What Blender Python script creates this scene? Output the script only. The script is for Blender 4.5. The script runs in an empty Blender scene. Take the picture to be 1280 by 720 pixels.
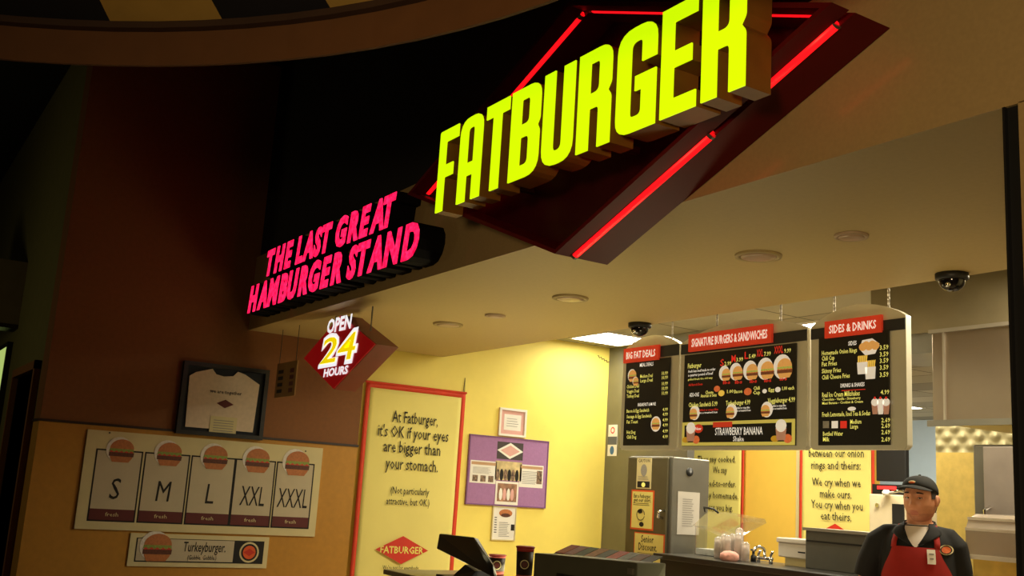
import bpy, bmesh, math, random
from mathutils import Vector, Matrix
random.seed(7)
SC = bpy.context.scene
COL = SC.collection
R2 = math.radians

# ------------------------------------------------------------------ camera, world, lights, exposure
FPX = 1296.797
YAW, PITCH, ROLL = R2(-57.98476), R2(11.17543), R2(3.62300)
CAM = Vector((0, 0, 1.5))
def cam_axes():
    cy, sy, cp, sp = math.cos(YAW), math.sin(YAW), math.cos(PITCH), math.sin(PITCH)
    f = Vector((sy*cp, cy*cp, sp)); r = Vector((cy, -sy, 0)); u = r.cross(f)
    c, s = math.cos(ROLL), math.sin(ROLL)
    return c*r + s*u, -s*r + c*u, f
AR, AU, AF = cam_axes()
cd = bpy.data.cameras.new('camera'); cam = bpy.data.objects.new('camera', cd); COL.objects.link(cam)
cd.sensor_width = 36; cd.lens = 36*FPX/1280; cd.clip_start = 0.05; cd.clip_end = 100
m = Matrix((AR, AU, -AF)).transposed().to_4x4(); m.translation = CAM
cam.matrix_world = m
SC.camera = cam

SC.view_settings.view_transform = 'Standard'
SC.view_settings.look = 'None'
SC.view_settings.gamma = 1
SC.view_settings.use_curve_mapping = False
SC.view_settings.exposure = 0.0
SC.cycles.max_bounces = 8
SC.cycles.use_denoising = True
SC.cycles.sample_clamp_indirect = 4

w = bpy.data.worlds.new('dark_hall'); SC.world = w; w.use_nodes = True
w.node_tree.nodes['Background'].inputs[0].default_value = (1.0, 0.72, 0.38, 1)
w.node_tree.nodes['Background'].inputs[1].default_value = 0.008

def area_light(name, loc, target, size, watts, color, spread=180):
    l = bpy.data.lights.new(name, 'AREA'); l.spread = R2(spread); l.shape = 'DISK'; l.size = size; l.energy = watts; l.color = color
    o = bpy.data.objects.new(name, l); COL.objects.link(o); o.location = loc
    o.rotation_euler = (Vector(target) - Vector(loc)).to_track_quat('-Z', 'Y').to_euler()
    return o
# fill lights added in the hall, no fixtures there; then the kitchen ceiling lights
area_light('hall_fill', (-4.6, -2.2, 3.3), (-8.8, 3.6, 0.6), 0.5, 3.2, (1.0, 0.66, 0.22))  # added to brighten the left wall
area_light('hall_fill', (-9.6, -2.4, 2.6), (-9.9, 1.3, 2.0), 0.5, 6, (1.0, 0.86, 0.40), 150)  # added to lift the olive wall and door frame out of black
area_light('hall_fill', (3.2, -5.2, 1.3), (-1.8, 4.0, 2.5), 1.2, 42, (1.0, 0.74, 0.40), 62)  # added low across the hall to brighten soffit and fascia
area_light('kitchen_light', (-5.4, 7.4, 3.05), (-5.6, 7.6, 0), 0.9, 120, (1.0, 0.90, 0.68))
area_light('kitchen_light', (-3.2, 5.6, 3.05), (-3.4, 5.3, 0), 0.6, 50, (1.0, 0.88, 0.62))
area_light('kitchen_light', (-6.3, 5.4, 3.05), (-6.4, 5.2, 0), 0.7, 54, (1.0, 0.92, 0.68))
area_light('kitchen_light', (-7.4, 4.3, 2.72), (-7.4, 4.3, 0), 0.25, 2.5, (1.0, 0.84, 0.50))
area_light('kitchen_light', (-10.2, 11.4, 3.05), (-9.8, 12.4, 0), 0.8, 160, (0.95, 0.97, 1.0))
area_light('kitchen_light', (-8.3, 7.7, 3.05), (-8.6, 8.6, 0), 0.7, 52, (1.0, 0.92, 0.66))  # extra fill added to brighten the back wall banners
# upward fills added behind the counter to brighten soffit and menus, no fixtures
area_light('counter_fill', (-6.4, 4.06, 0.98), (-6.4, 3.9, 2.7), 0.9, 12, (1.0, 0.90, 0.52))
area_light('counter_fill', (-4.3, 4.06, 0.98), (-4.2, 3.8, 2.7), 0.9, 9, (1.0, 0.86, 0.48))

# ------------------------------------------------------------------ helpers
def lin(c):
    return tuple(((x/255)/12.92 if x/255 <= .04045 else ((x/255+.055)/1.055)**2.4) for x in c)
MATS = {}
def mat(name, rgb, rough=.6, metal=0., emit=0., noise=.06, nscale=8., coat=0., trans=0., alpha=1., bump=0., emit_rgb=None, spec=.5):
    """procedural material: colour broken up by a little noise."""
    if name in MATS: return MATS[name]
    M = bpy.data.materials.new(name); M.use_nodes = True
    nt = M.node_tree; b = nt.nodes['Principled BSDF']
    c = lin(rgb)
    if noise > 0:
        tc = nt.nodes.new('ShaderNodeTexCoord'); nz = nt.nodes.new('ShaderNodeTexNoise')
        nz.inputs['Scale'].default_value = nscale; nz.inputs['Detail'].default_value = 4
        rp = nt.nodes.new('ShaderNodeValToRGB')
        rp.color_ramp.elements[0].position = .3; rp.color_ramp.elements[1].position = .7
        rp.color_ramp.elements[0].color = (*[x*(1-noise) for x in c], 1)
        rp.color_ramp.elements[1].color = (*[min(1, x*(1+noise)) for x in c], 1)
        nt.links.new(tc.outputs['Object'], nz.inputs['Vector'])
        nt.links.new(nz.outputs['Fac'], rp.inputs['Fac']); nt.links.new(rp.outputs['Color'], b.inputs['Base Color'])
        if bump:
            bp = nt.nodes.new('ShaderNodeBump'); bp.inputs['Strength'].default_value = bump; bp.inputs['Distance'].default_value = .01
            nt.links.new(nz.outputs['Fac'], bp.inputs['Height']); nt.links.new(bp.outputs['Normal'], b.inputs['Normal'])
    else:
        b.inputs['Base Color'].default_value = (*c, 1)
    b.inputs['Roughness'].default_value = rough; b.inputs['Metallic'].default_value = metal
    b.inputs['Specular IOR Level'].default_value = spec
    b.inputs['Coat Weight'].default_value = coat; b.inputs['Coat Roughness'].default_value = .12
    b.inputs['Transmission Weight'].default_value = trans; b.inputs['Alpha'].default_value = alpha
    if emit > 0:
        b.inputs['Emission Color'].default_value = (*lin(emit_rgb or rgb), 1); b.inputs['Emission Strength'].default_value = emit
    MATS[name] = M
    return M

def ray(px, py): return AF + AR*((px-640)/FPX) + AU*((360-py)/FPX)
class Frame:
    """a real plane: origin, right, up, outward normal. uv() reads where a sight line of the photo meets it."""
    def __init__(s, o, u, v):
        s.o, s.u, s.v = Vector(o), Vector(u).normalized(), Vector(v).normalized(); s.n = s.u.cross(s.v)
    def p(s, a, b, n=0.): return s.o + s.u*a + s.v*b + s.n*n
    def uv(s, px, py, n=0.):
        d = ray(px, py); t = (s.o + s.n*n - CAM).dot(s.n)/d.dot(s.n); q = CAM + d*t - s.o
        return q.dot(s.u), q.dot(s.v)
def fx(X): return Frame((X, 0, 0), (0, 1, 0), (0, 0, 1))        # faces +X
def fy(Y): return Frame((0, Y, 0), (1, 0, 0), (0, 0, 1))        # faces -Y

_txt = {}
_CAP = None
def text_geo(s, bold=0., shear=0., res=2, extrude=0.):
    key = (s, bold, shear, res, extrude)
    if key in _txt: return _txt[key]
    c = bpy.data.curves.new('t', 'FONT'); c.body = s; c.offset = bold; c.shear = shear; c.resolution_u = res
    c.size = 1; c.extrude = extrude
    o = bpy.data.objects.new('t', c); COL.objects.link(o)
    dg = bpy.context.evaluated_depsgraph_get()
    me = bpy.data.meshes.new_from_object(o.evaluated_get(dg))
    V = [tuple(v.co) for v in me.vertices]; F = [tuple(p.vertices) for p in me.polygons]
    bpy.data.meshes.remove(me); bpy.data.objects.remove(o); bpy.data.curves.remove(c)
    _txt[key] = (V, F)
    return V, F
def cap_h():
    global _CAP
    if _CAP is None: _CAP = max(v[1] for v in text_geo('H')[0])
    return _CAP

class MB:
    def __init__(s): s.v, s.f, s.m, s.ms = [], [], [], []
    def mi(s, M):
        if M not in s.ms: s.ms.append(M)
        return s.ms.index(M)
    def add(s, V, F, M):
        b = len(s.v); s.v += [tuple(x) for x in V]; k = s.mi(M)
        for f in F: s.f.append([b+i for i in f]); s.m.append(k)
    def box(s, x0, x1, y0, y1, z0, z1, M):
        V = [(x, y, z) for z in (z0, z1) for y in (y0, y1) for x in (x0, x1)]
        s.add(V, [(0,2,3,1), (4,5,7,6), (0,1,5,4), (2,6,7,3), (0,4,6,2), (1,3,7,5)], M); return s
    def fbox(s, fr, u0, u1, v0, v1, n0, n1, M):
        return s.prism(fr, [(u0, v0), (u1, v0), (u1, v1), (u0, v1)], n0, n1, M)
    def prism(s, fr, poly, n0, n1, M, capM=None):
        k = len(poly); V = [fr.p(a, b, n0) for a, b in poly] + [fr.p(a, b, n1) for a, b in poly]
        s.add(V, [tuple(reversed(range(k)))] + [(i, (i+1) % k, k+(i+1) % k, k+i) for i in range(k)], M)
        s.add(V[k:], [tuple(range(k))], capM or M); return s
    def flat(s, fr, poly, n, M):
        s.add([fr.p(a, b, n) for a, b in poly], [tuple(range(len(poly)))], M); return s
    def rect(s, fr, u0, u1, v0, v1, n, M): return s.flat(fr, [(u0, v0), (u1, v0), (u1, v1), (u0, v1)], n, M)
    def disc(s, fr, u, v, ru, rv, n, M, k=20, a0=0, a1=360):
        P = [(u+ru*math.cos(R2(a0+(a1-a0)*i/k)), v+rv*math.sin(R2(a0+(a1-a0)*i/k))) for i in range(k+(a1-a0 < 360))]
        return s.flat(fr, P, n, M)
    def ring_frame(s, fr, u0, u1, v0, v1, t, n0, n1, M):
        s.fbox(fr, u0, u1, v1-t, v1, n0, n1, M); s.fbox(fr, u0, u1, v0, v0+t, n0, n1, M)
        s.fbox(fr, u0, u0+t, v0+t, v1-t, n0, n1, M); s.fbox(fr, u1-t, u1, v0+t, v1-t, n0, n1, M); return s
    def tube(s, pts, r, M, seg=8, caps=True, closed=False):
        pts = [Vector(p) for p in pts]; n = len(pts); rs = r if isinstance(r, (list, tuple)) else [r]*n
        V = []; prev = None
        for i, p in enumerate(pts):
            a = pts[i-1] if (i > 0 or closed) else p; b = pts[(i+1) % n] if (i < n-1 or closed) else p
            t = (b-a).normalized()
            if prev is None:
                up = Vector((0, 0, 1)) if abs(t.z) < .9 else Vector((1, 0, 0)); x = t.cross(up).normalized()
            else:
                x = (prev - t*prev.dot(t)).normalized()
            prev = x; y = t.cross(x)
            for k in range(seg):
                an = 2*math.pi*k/seg; V.append(p + (x*math.cos(an) + y*math.sin(an))*rs[i])
        F = [(i*seg+k, i*seg+(k+1) % seg, ((i+1) % n)*seg+(k+1) % seg, ((i+1) % n)*seg+k) for i in range(n if closed else n-1) for k in range(seg)]
        if caps and not closed: F += [tuple(reversed(range(seg))), tuple(range((n-1)*seg, n*seg))]
        s.add(V, F, M); return s
    def lathe(s, c, prof, M, seg=20, axis='Z'):
        c = Vector(c); V = []
        for r, h in prof:
            for k in range(seg):
                a = 2*math.pi*k/seg; x, y = r*math.cos(a), r*math.sin(a)
                V.append(c + (Vector((x, y, h)) if axis == 'Z' else Vector((x, h, y)) if axis == 'Y' else Vector((h, x, y))))
        n = len(prof)
        F = [(i*seg+k, i*seg+(k+1) % seg, (i+1)*seg+(k+1) % seg, (i+1)*seg+k) for i in range(n-1) for k in range(seg)]
        F += [tuple(reversed(range(seg))), tuple(range((n-1)*seg, n*seg))]
        s.add(V, F, M); return s
    def loft(s, rings, M, caps=True):
        n = len(rings); k = len(rings[0]); V = [p for r in rings for p in r]
        F = [(i*k+j, i*k+(j+1) % k, (i+1)*k+(j+1) % k, (i+1)*k+j) for i in range(n-1) for j in range(k)]
        if caps: F += [tuple(reversed(range(k))), tuple(range((n-1)*k, n*k))]
        s.add(V, F, M); return s
    def text(s, fr, string, u0, u1, v, h, M, n=.002, bold=.012, shear=0., res=1, align='fit', xs=.62):
        """one printed line: cap height h, baseline v; 'fit' stretches it between u0 and u1."""
        V, F = text_geo(string, bold, shear, res)
        if not V: return s
        a = min(p[0] for p in V); b = max(p[0] for p in V); sy = h/cap_h()
        if align == 'fit': sx = (u1-u0)/(b-a); off = u0
        else:
            sx = sy*xs; wd = (b-a)*sx
            off = u0 if align == 'left' else u1-wd if align == 'right' else (u0+u1)/2-wd/2
        s.add([fr.p(off+(p[0]-a)*sx, v+p[1]*sy, n) for p in V], F, M); return s
    def build(s, name, parent=None, smooth=False, label=None, bevel=0.):
        me = bpy.data.meshes.new(name); me.from_pydata(s.v, [], s.f)
        for M in s.ms: me.materials.append(M)
        me.polygons.foreach_set('material_index', s.m)
        if smooth: me.polygons.foreach_set('use_smooth', [True]*len(s.f))
        me.update()
        bm = bmesh.new(); bm.from_mesh(me)
        if not all(len(f.verts) > 4 for f in bm.faces): bmesh.ops.recalc_face_normals(bm, faces=bm.faces)
        bm.to_mesh(me); bm.free()
        o = bpy.data.objects.new(name, me); COL.objects.link(o)
        if parent is not None:
            o.parent = parent
            if not parent.get('_local'): o.matrix_parent_inverse = Matrix.Translation(-wloc(parent))
        if label: o['label'] = label
        if bevel:
            b = o.modifiers.new('bevel', 'BEVEL'); b.width = bevel; b.segments = 2; b.limit_method = 'ANGLE'
        return o
def wloc(o): return o.location.copy()
def tag(o, label, cat, group=None):
    o['label'] = label; o['category'] = cat
    if group: o['group'] = group
    return o
def thing(name, label, cat, loc, group=None):
    o = bpy.data.objects.new(name, None); COL.objects.link(o); o.location = loc; o.empty_display_size = .05
    return tag(o, label, cat, group)
def struct(o): o['kind'] = 'structure'; return o
def part_of_mesh(mb, name, parent_mesh, **k):
    """sub-part: parent is a mesh whose own origin is the world origin offset by its thing"""
    o = mb.build(name, None, **k); o.parent = parent_mesh
    o.matrix_parent_inverse = Matrix.Identity(4)
    return o

def round_poly(P, seg=5):
    """(x, y) or (x, y, r) corners -> outline with rounded corners"""
    out = []; n = len(P)
    for i, q in enumerate(P):
        if len(q) == 2 or q[2] <= 0: out.append((q[0], q[1])); continue
        p = Vector(q[:2]); a = Vector(P[i-1][:2]); b = Vector(P[(i+1) % n][:2]); r = q[2]
        d1 = (a-p).normalized(); d2 = (b-p).normalized(); ang = d1.angle(d2)
        t = min(r/math.tan(ang/2), (a-p).length*.5, (b-p).length*.5)
        s0, s1 = p+d1*t, p+d2*t
        for k in range(seg+1):
            u = k/seg; c = s0*(1-u)**2 + p*2*u*(1-u) + s1*u*u; out.append((c.x, c.y))
    return out
def outline_geo(loops, extrude):
    """filled outline with holes -> (V, F) in XY, thickness +-extrude"""
    c = bpy.data.curves.new('t', 'CURVE'); c.dimensions = '2D'; c.fill_mode = 'BOTH'; c.extrude = extrude
    for L in loops:
        sp = c.splines.new('POLY'); sp.points.add(len(L)-1)
        for i, (x, y) in enumerate(L): sp.points[i].co = (x, y, 0, 1)
        sp.use_cyclic_u = True
    o = bpy.data.objects.new('t', c); COL.objects.link(o)
    me = bpy.data.meshes.new_from_object(o.evaluated_get(bpy.context.evaluated_depsgraph_get()))
    V = [tuple(v.co) for v in me.vertices]; F = [tuple(p.vertices) for p in me.polygons]
    bpy.data.meshes.remove(me); bpy.data.objects.remove(o); bpy.data.curves.remove(c)
    return V, F

# ------------------------------------------------------------------ materials
M_tan = mat('tan_wall_paint', (172, 144, 96), .4, nscale=60, noise=.05, coat=.35)
M_soffit = mat('soffit_paint', (192, 168, 112), .55, nscale=40, noise=.03)
M_black_paint = mat('black_wall_paint', (20, 17, 17), .9)
M_brown = mat('brown_wall_paint', (128, 80, 36), .75, nscale=30, noise=.06)
M_gold = mat('gold_wainscot', (186, 132, 40), .6, nscale=20)
M_yellow = mat('yellow_wall_paint', (245, 224, 108), .6, noise=.02)
M_trim = mat('dark_wood_trim', (44, 26, 14), .5)
M_olive = mat('olive_wall_paint', (110, 104, 60), .8)
M_dark = mat('near_black', (20, 19, 19), .5)
M_blk = mat('black_plastic', (24, 24, 25), .35)
M_steel = mat('brushed_steel', (172, 166, 156), .38, .85, noise=.05, nscale=5)
M_steel_d = mat('dull_steel', (128, 126, 118), .45, .7, noise=.08, nscale=4)
M_white = mat('white_paper', (236, 232, 222), .7, noise=.02)
M_grey = mat('grey_paper', (150, 146, 140), .8, noise=.08, nscale=60)
M_ink = mat('black_ink', (28, 24, 20), .8, noise=0)
M_red = mat('red_print', (206, 48, 24), .6)
M_banner = mat('pale_yellow_cloth', (234, 220, 126), .8, noise=.03, nscale=3)
M_purple = mat('purple_board_felt', (164, 118, 164), .9, nscale=50)
M_maroon = mat('maroon_print', (92, 26, 22), .6)
M_cream = mat('cream_card', (214, 200, 150), .7, noise=.03)
M_signred = mat('dark_red_sign_metal', (96, 11, 15), .5, .0, noise=.08, nscale=6, spec=.2)
M_orange = mat('orange_border', (226, 92, 34), .6)
M_paleblue = mat('pale_blue_wall', (190, 206, 208), .7, noise=.02)
M_tile = mat('kitchen_floor_tile', (206, 186, 150), .45, nscale=6, noise=.08)
M_hallfloor = mat('hall_carpet', (60, 44, 34), .9, nscale=90, noise=.25)
M_ceil = mat('kitchen_ceiling_tile', (176, 168, 144), .8, noise=0)
def tiles(M, c0, c1, cm):
    nt = M.node_tree; tc = nt.nodes.new('ShaderNodeTexCoord'); br = nt.nodes.new('ShaderNodeTexBrick')
    br.offset = 0; br.inputs['Scale'].default_value = 1; br.inputs['Brick Width'].default_value = 1.2; br.inputs['Row Height'].default_value = .6; br.inputs['Mortar Size'].default_value = .012
    for k, c in (('Color1', c0), ('Color2', c1), ('Mortar', cm)): br.inputs[k].default_value = (*lin(c), 1)
    nt.links.new(tc.outputs['Object'], br.inputs['Vector']); nt.links.new(br.outputs['Color'], nt.nodes['Principled BSDF'].inputs['Base Color'])
tiles(M_ceil, (186, 178, 154), (140, 134, 116), (96, 92, 80))
M_lamp = mat('troffer_diffuser', (255, 250, 232), .5, emit=21., noise=0)
M_bun = mat('bun_print', (184, 112, 60), .6, noise=.15, nscale=60)
M_pat = mat('patty_print', (92, 48, 28), .6, noise=.3, nscale=90)
M_let = mat('lettuce_print', (136, 152, 64), .6, noise=.3, nscale=120)
M_tom = mat('tomato_print', (196, 60, 36), .6, noise=.15, nscale=90)
M_chee = mat('cheese_print', (240, 196, 60), .6, noise=.05)
M_photo = mat('photo_print', (120, 96, 76), .5, noise=.9, nscale=45)
M_yprint = mat('yellow_print', (232, 222, 110), .6, noise=0)
M_wprint = mat('white_print', (238, 236, 226), .6, noise=0)
M_pink = mat('pink_print', (222, 170, 160), .6, noise=.06)
M_chrome = mat('chrome', (220, 220, 220), .12, 1., noise=0)
M_clear = mat('clear_plastic', (236, 242, 240), .05, trans=.95, noise=0, alpha=.28)

# ------------------------------------------------------------------ the setting
XW, YF, HS = -8.80, 2.83, 2.75      # left wall, fascia face, soffit height
YB = 4.765                          # back edge of the soffit
XJ = -1.757                         # right jamb of the opening
b = MB(); b.box(-16, 8, -9, YF+.02, -.05, 0, M_hallfloor); struct(b.build('floor_hall'))
b = MB(); b.box(-14, 4, YF+.02, 15.2, -.05, 0, M_tile); struct(b.build('floor_kitchen'))
# left wall: brown over a gold wainscot, with a dark rail between them
b = MB(); b.box(XW-.3, XW, 1.27, 3.955, 1.845, 5.2, M_brown); struct(b.build('wall_left'))
b = MB(); b.box(XW-.3, XW+.004, 1.266, 3.955, 0, 1.825, M_gold); struct(b.build('wall_left_wainscot'))
b = MB(); b.box(XW-.3, XW+.014, 1.255, 3.96, 1.825, 1.845, M_trim); struct(b.build('trim_1'))
b = MB(); b.box(XW-.3, XW-.03, 3.955, 6.83, 0, 3.12, M_yellow); struct(b.build('wall_left_kitchen'))
# the hall wall turning the corner, with a doorway
b = MB(); b.box(-10.41, XW-.3, 1.27, 1.5, 2.25, 5.2, M_olive); b.box(-16, -10.41, 1.27, 1.5, 0, 5.2, M_olive); b.box(-9.2, XW-.3, 1.27, 1.5, 0, 2.25, M_olive)
struct(b.build('wall_far_left'))
b = MB()
b.box(-10.46, -10.41, 1.22, 1.5, 0, 2.25, M_brown); b.box(-9.2, -9.13, 1.22, 1.5, 0, 2.32, M_brown); b.box(-10.46, -9.13, 1.22, 1.5, 2.25, 2.32, M_brown)
struct(b.build('door_1_frame'))
b = MB(); b.box(-10.41, -9.2, 1.42, 1.46, 0, 2.25, M_trim); b.lathe((-9.32, 1.40, 1.0), [(.0, -.03), (.03, -.03), (.03, .02), (0, .02)], M_chrome, 12, 'Y')
struct(b.build('door_1'))
# fascia: tan band over the opening, black wall above
b = MB(); b.box(XW, 6, YF, YF+.2, HS+.004, 3.40, M_tan); b.box(XW, XJ+.045, YF, YF+.003, HS, HS+.004, M_tan); b.box(XJ+.045, 6, YF, YF+.2, 0, HS, M_tan); struct(b.build('wall_front'))
b = MB(); b.box(XW-.2, 6, YF+.03, YF+.2, 3.40, 5.2, M_black_paint); struct(b.build('wall_front_upper'))
b = MB(); b.box(XJ, XJ+.045, YF+.012, YF+.06, 0, HS, M_dark); b.box(XJ-.004, XJ+.004, YF-.004, YF+.03, 0, HS, M_dark); struct(b.build('trim_2'))
b = MB(); b.box(XW, XJ+.045, YF+.003, YB, HS, 3.3, M_soffit); b.box(XJ+.05, 4, YB-.05, YB, 0, 3.3, M_soffit); struct(b.build('ceiling_soffit'))
b = MB(); b.box(XW-.3, 4, YB+.001, 15, 3.1, 3.16, M_ceil); b.box(-14, XW-.3, 6.8, 15, 3.1, 3.16, M_ceil); struct(b.build('ceiling_kitchen'))
b = MB(); b.box(-17, 8, -9, YF+.2, 5.2, 5.3, M_black_paint); struct(b.build('ceiling'))
# block of the walk-in room, back wall, far pale wall, right kitchen wall
b = MB(); b.box(XW-.3, -7.55, 6.81, 6.90, 0, 3.1, M_steel_d); struct(b.build('wall_back_room'))
b = MB(); b.box(-14, -7.16, 9.0, 9.12, 0, 3.1, mat('amber_wall_paint', (238, 196, 84), .6, noise=.02)); struct(b.build('wall_back'))
b = MB(); b.box(-8.17, -8.10, 8.985, 8.999, 0, 3.1, M_cream); struct(b.build('trim_3'))
b = MB(); b.box(-14, 4, 14.9, 15, 0, 3.1, M_paleblue); struct(b.build('wall_back_far'))
b = MB(); b.box(-2.05, -2.0, YB, 15, 0, 3.1, M_cream); struct(b.build('wall_right_kitchen'))
b = MB(); b.box(-7.9, -6.7, 6.6, 6.8, 2.62, 3.1, mat('duct_grey', (150, 148, 140), .6)); struct(b.build('trim_4'))

# round drop ring of the hall ceiling with its striped tent
CX, CY, RR = -1.9144, -1.1256, 2.9592
M_ringface = mat('ring_face_paint', (112, 70, 32), .7); M_ringlip = mat('ring_lip_paint', (66, 42, 24), .7)
def arc(r, z, n=96): return [(CX+r*math.cos(2*math.pi*i/n), CY+r*math.sin(2*math.pi*i/n), z) for i in range(n)]
b = MB(); b.loft([arc(RR, 3.244), arc(RR, 3.10), arc(RR+.015, 3.10), arc(RR+.015, 3.288)], M_ringface, False)
b.loft([arc(RR, 3.244), arc(RR-.024, 3.252), arc(RR-.024, 3.280), arc(RR+.015, 3.288)], M_ringlip, False)
struct(b.build('ceiling_ring', smooth=False))
M_st_b = mat('stripe_black_cloth', (26, 22, 28), .9); M_st_c = mat('stripe_cream_cloth', (206, 164, 80), .9)
b = MB(); NS = 38
for i in range(NS):
    a0, a1 = 2*math.pi*(i+2.1)/NS, 2*math.pi*(i+3.1)/NS
    P = []
    for r, z, tw in ((RR+.012, 3.292, 0), (RR-.7, 3.70, .035), (.3, 4.1, .1)):
        P.append(((CX+r*math.cos(a0+tw), CY+r*math.sin(a0+tw), z), (CX+r*math.cos(a1+tw), CY+r*math.sin(a1+tw), z)))
    for k in range(2): b.add([P[k][0], P[k][1], P[k+1][1], P[k+1][0]], [(0, 1, 2, 3)], M_st_b if i % 2 else M_st_c)
struct(b.build('ceiling_tent'))

# ------------------------------------------------------------------ the big diamond sign with its channel letters
FCX, FZC, FHW, FHH = -3.708, 3.158, 1.545, .605
FF = fy(2.53)
def dia(hw, hh): return [(FCX-hw, FZC), (FCX, FZC-hh), (FCX+hw, FZC), (FCX, FZC+hh)]
sg = thing('diamond_sign', 'big dark red diamond cabinet sign with glowing yellow letters on the fascia', 'sign', (FCX, 2.83, FZC))
b = MB()
t = .02
o4, i4 = dia(FHW, FHH), dia(FHW-t*2.7, FHH-t)
def ringprism(b, fr, O, I, n0, n1, M):
    k = len(O)
    for q in range(k):
        r = (q+1) % k
        V = [fr.p(*O[q], n0), fr.p(*O[r], n0), fr.p(*I[r], n0), fr.p(*I[q], n0), fr.p(*O[q], n1), fr.p(*O[r], n1), fr.p(*I[r], n1), fr.p(*I[q], n1)]
        b.add(V, [(0, 1, 5, 4), (2, 3, 7, 6), (4, 5, 6, 7), (3, 2, 1, 0)], M)
ringprism(b, FF, o4, i4, -.085, 0, M_signred); ringprism(b, FF, o4, i4, -.295, -.115, M_signred)
for V_ in ([o4[0], o4[1], i4[1], i4[0]],): b.prism(FF, V_, -.12, -.08, M_signred)
b.build('cabinet_rim', sg)
b = MB(); b.prism(FF, dia(FHW-.03, FHH-.012), -.295, -.27, mat('sign_back_panel', (58, 10, 16), .3, noise=.1)); b.build('back_panel', sg)
M_neon = mat('red_neon', (255, 30, 30), .4, emit=1.6, noise=0, emit_rgb=(255, 14, 22))
def lerp2(a, c, t): return (a[0]+(c[0]-a[0])*t, a[1]+(c[1]-a[1])*t)
om = dia(FHW-.012, FHH-.005)
for q, spans in ((1, ((.004, .575), (.755, .965))), (2, ((.03, .97),)), (3, ((.02, .98),))):
    for s0, s1 in spans:
        A, B = lerp2(om[q], om[(q+1) % 4], s0), lerp2(om[q], om[(q+1) % 4], s1)
        b = MB(); b.tube([FF.p(*A, -.10), FF.p(*B, -.10)], .019, M_neon, 10); nt = b.build('neon_tube', sg, True)
        b = MB()
        for X in (A, B):
            b.tube([FF.p(*lerp2(A if X == B else B, X, .985), -.10), FF.p(*X, -.10)], .021, M_steel_d, 10)
        b.build('tube_socket', sg)
# channel letters
S, W, T_ = .165, .46, .15
A_SH = {
 'F': (W, [[(0,0),(S,0),(S,.41),(.37,.41),(.37,.56),(S,.56),(S,.85),(W,.85),(W,1),(0,1,.03)]]),
 'A': (W, [[(0,0),(S,0),(S,.30),(W-S,.30),(W-S,0),(W,0),(W,1,.17),(0,1,.2)], [(S,.45),(W-S,.45),(W-S,.87,.05),(S,.87,.05)]]),
 'T': (W, [[(W/2-S/2,0),(W/2+S/2,0),(W/2+S/2,.85),(W,.85),(W,1),(0,1),(0,.85),(W/2-S/2,.85)]]),
 'B': (W, [[(0,0),(W,0,.2),(W,.46,.1),(W-.035,.52,.01),(W,.58,.1),(W,1,.16),(0,1)], [(S,.14),(W-S,.14,.06),(W-S,.45,.06),(S,.45)], [(S,.59),(W-S,.59,.06),(W-S,.87,.05),(S,.87)]]),
 'U': (W, [[(0,1),(0,0,.2),(W,0,.2),(W,1),(W-S,1),(W-S,.14,.08),(S,.14,.08),(S,1)]]),
 'R': (W, [[(0,0),(S,0),(S,.41),(W-S,.41,.05),(W-S,0),(W,0),(W,.47,.1),(W-.045,.53,.01),(W,.6,.1),(W,1,.16),(0,1)], [(S,.56),(W-S,.56,.07),(W-S,.87,.05),(S,.87)]]),
 'G': (W, [[(0,0,.16),(W,0),(W,.52),(W/2-.01,.52),(W/2-.01,.38),(W-S,.38),(W-S,.14,.05),(S,.14,.05),(S,.86,.07),(W-S,.86,.05),(W-S,.64),(W,.64),(W,1,.2),(0,1,.2)]]),
 'E': (W, [[(0,0),(W,0),(W,.15),(S,.15),(S,.43),(.4,.43),(.4,.58),(S,.58),(S,.85),(W,.85),(W,1),(0,1)]])}
M_lret = mat('letter_return_metal', (150, 100, 34), .5, noise=.1, nscale=12)
M_lface = mat('letter_face_glow', (215, 255, 0), .4, emit=.97, noise=0, emit_rgb=(212, 255, 4))
FL = fy(2.40)
def base_y(px): return 267-.4145*(px-544)
LPX = [('F',544,567),('A',570,598),('T',602.5,631),('B',634.5,671),('U',675.5,714),('R',719.5,761),('G',768.5,818),('E',824.5,869),('R',876,931)]
for ch, p0, p1 in LPX:
    u0, v0 = FL.uv(p0, base_y(p0)); u1, v1 = FL.uv(p1, base_y(p1)); wd, loops = A_SH[ch]
    L = [round_poly(x) for x in loops]; hgt = .438; zb = (v0+v1)/2
    def tf(V, n): return [FL.p(u0+x/wd*(u1-u0), zb+y*hgt, n+z) for x, y, z in V]
    V, F = outline_geo(L, .06); b = MB(); b.add(tf(V, -.065), F, M_lret); lo = b.build('letter', sg)
    V, F = outline_geo(L, .003); b = MB(); b.add(tf(V, 0.), F, M_lface); part = b.build('letter_face', sg)
    part.parent = lo; part.matrix_parent_inverse = Matrix.Identity(4)
b = MB()   # stand-off brackets carrying the letters
for u in (-4.35, -3.5, -2.75):
    b.box(u, u+.03, 2.525, 2.80, 3.02, 3.05, M_steel_d)
b.build('letter_bracket', sg)

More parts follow.
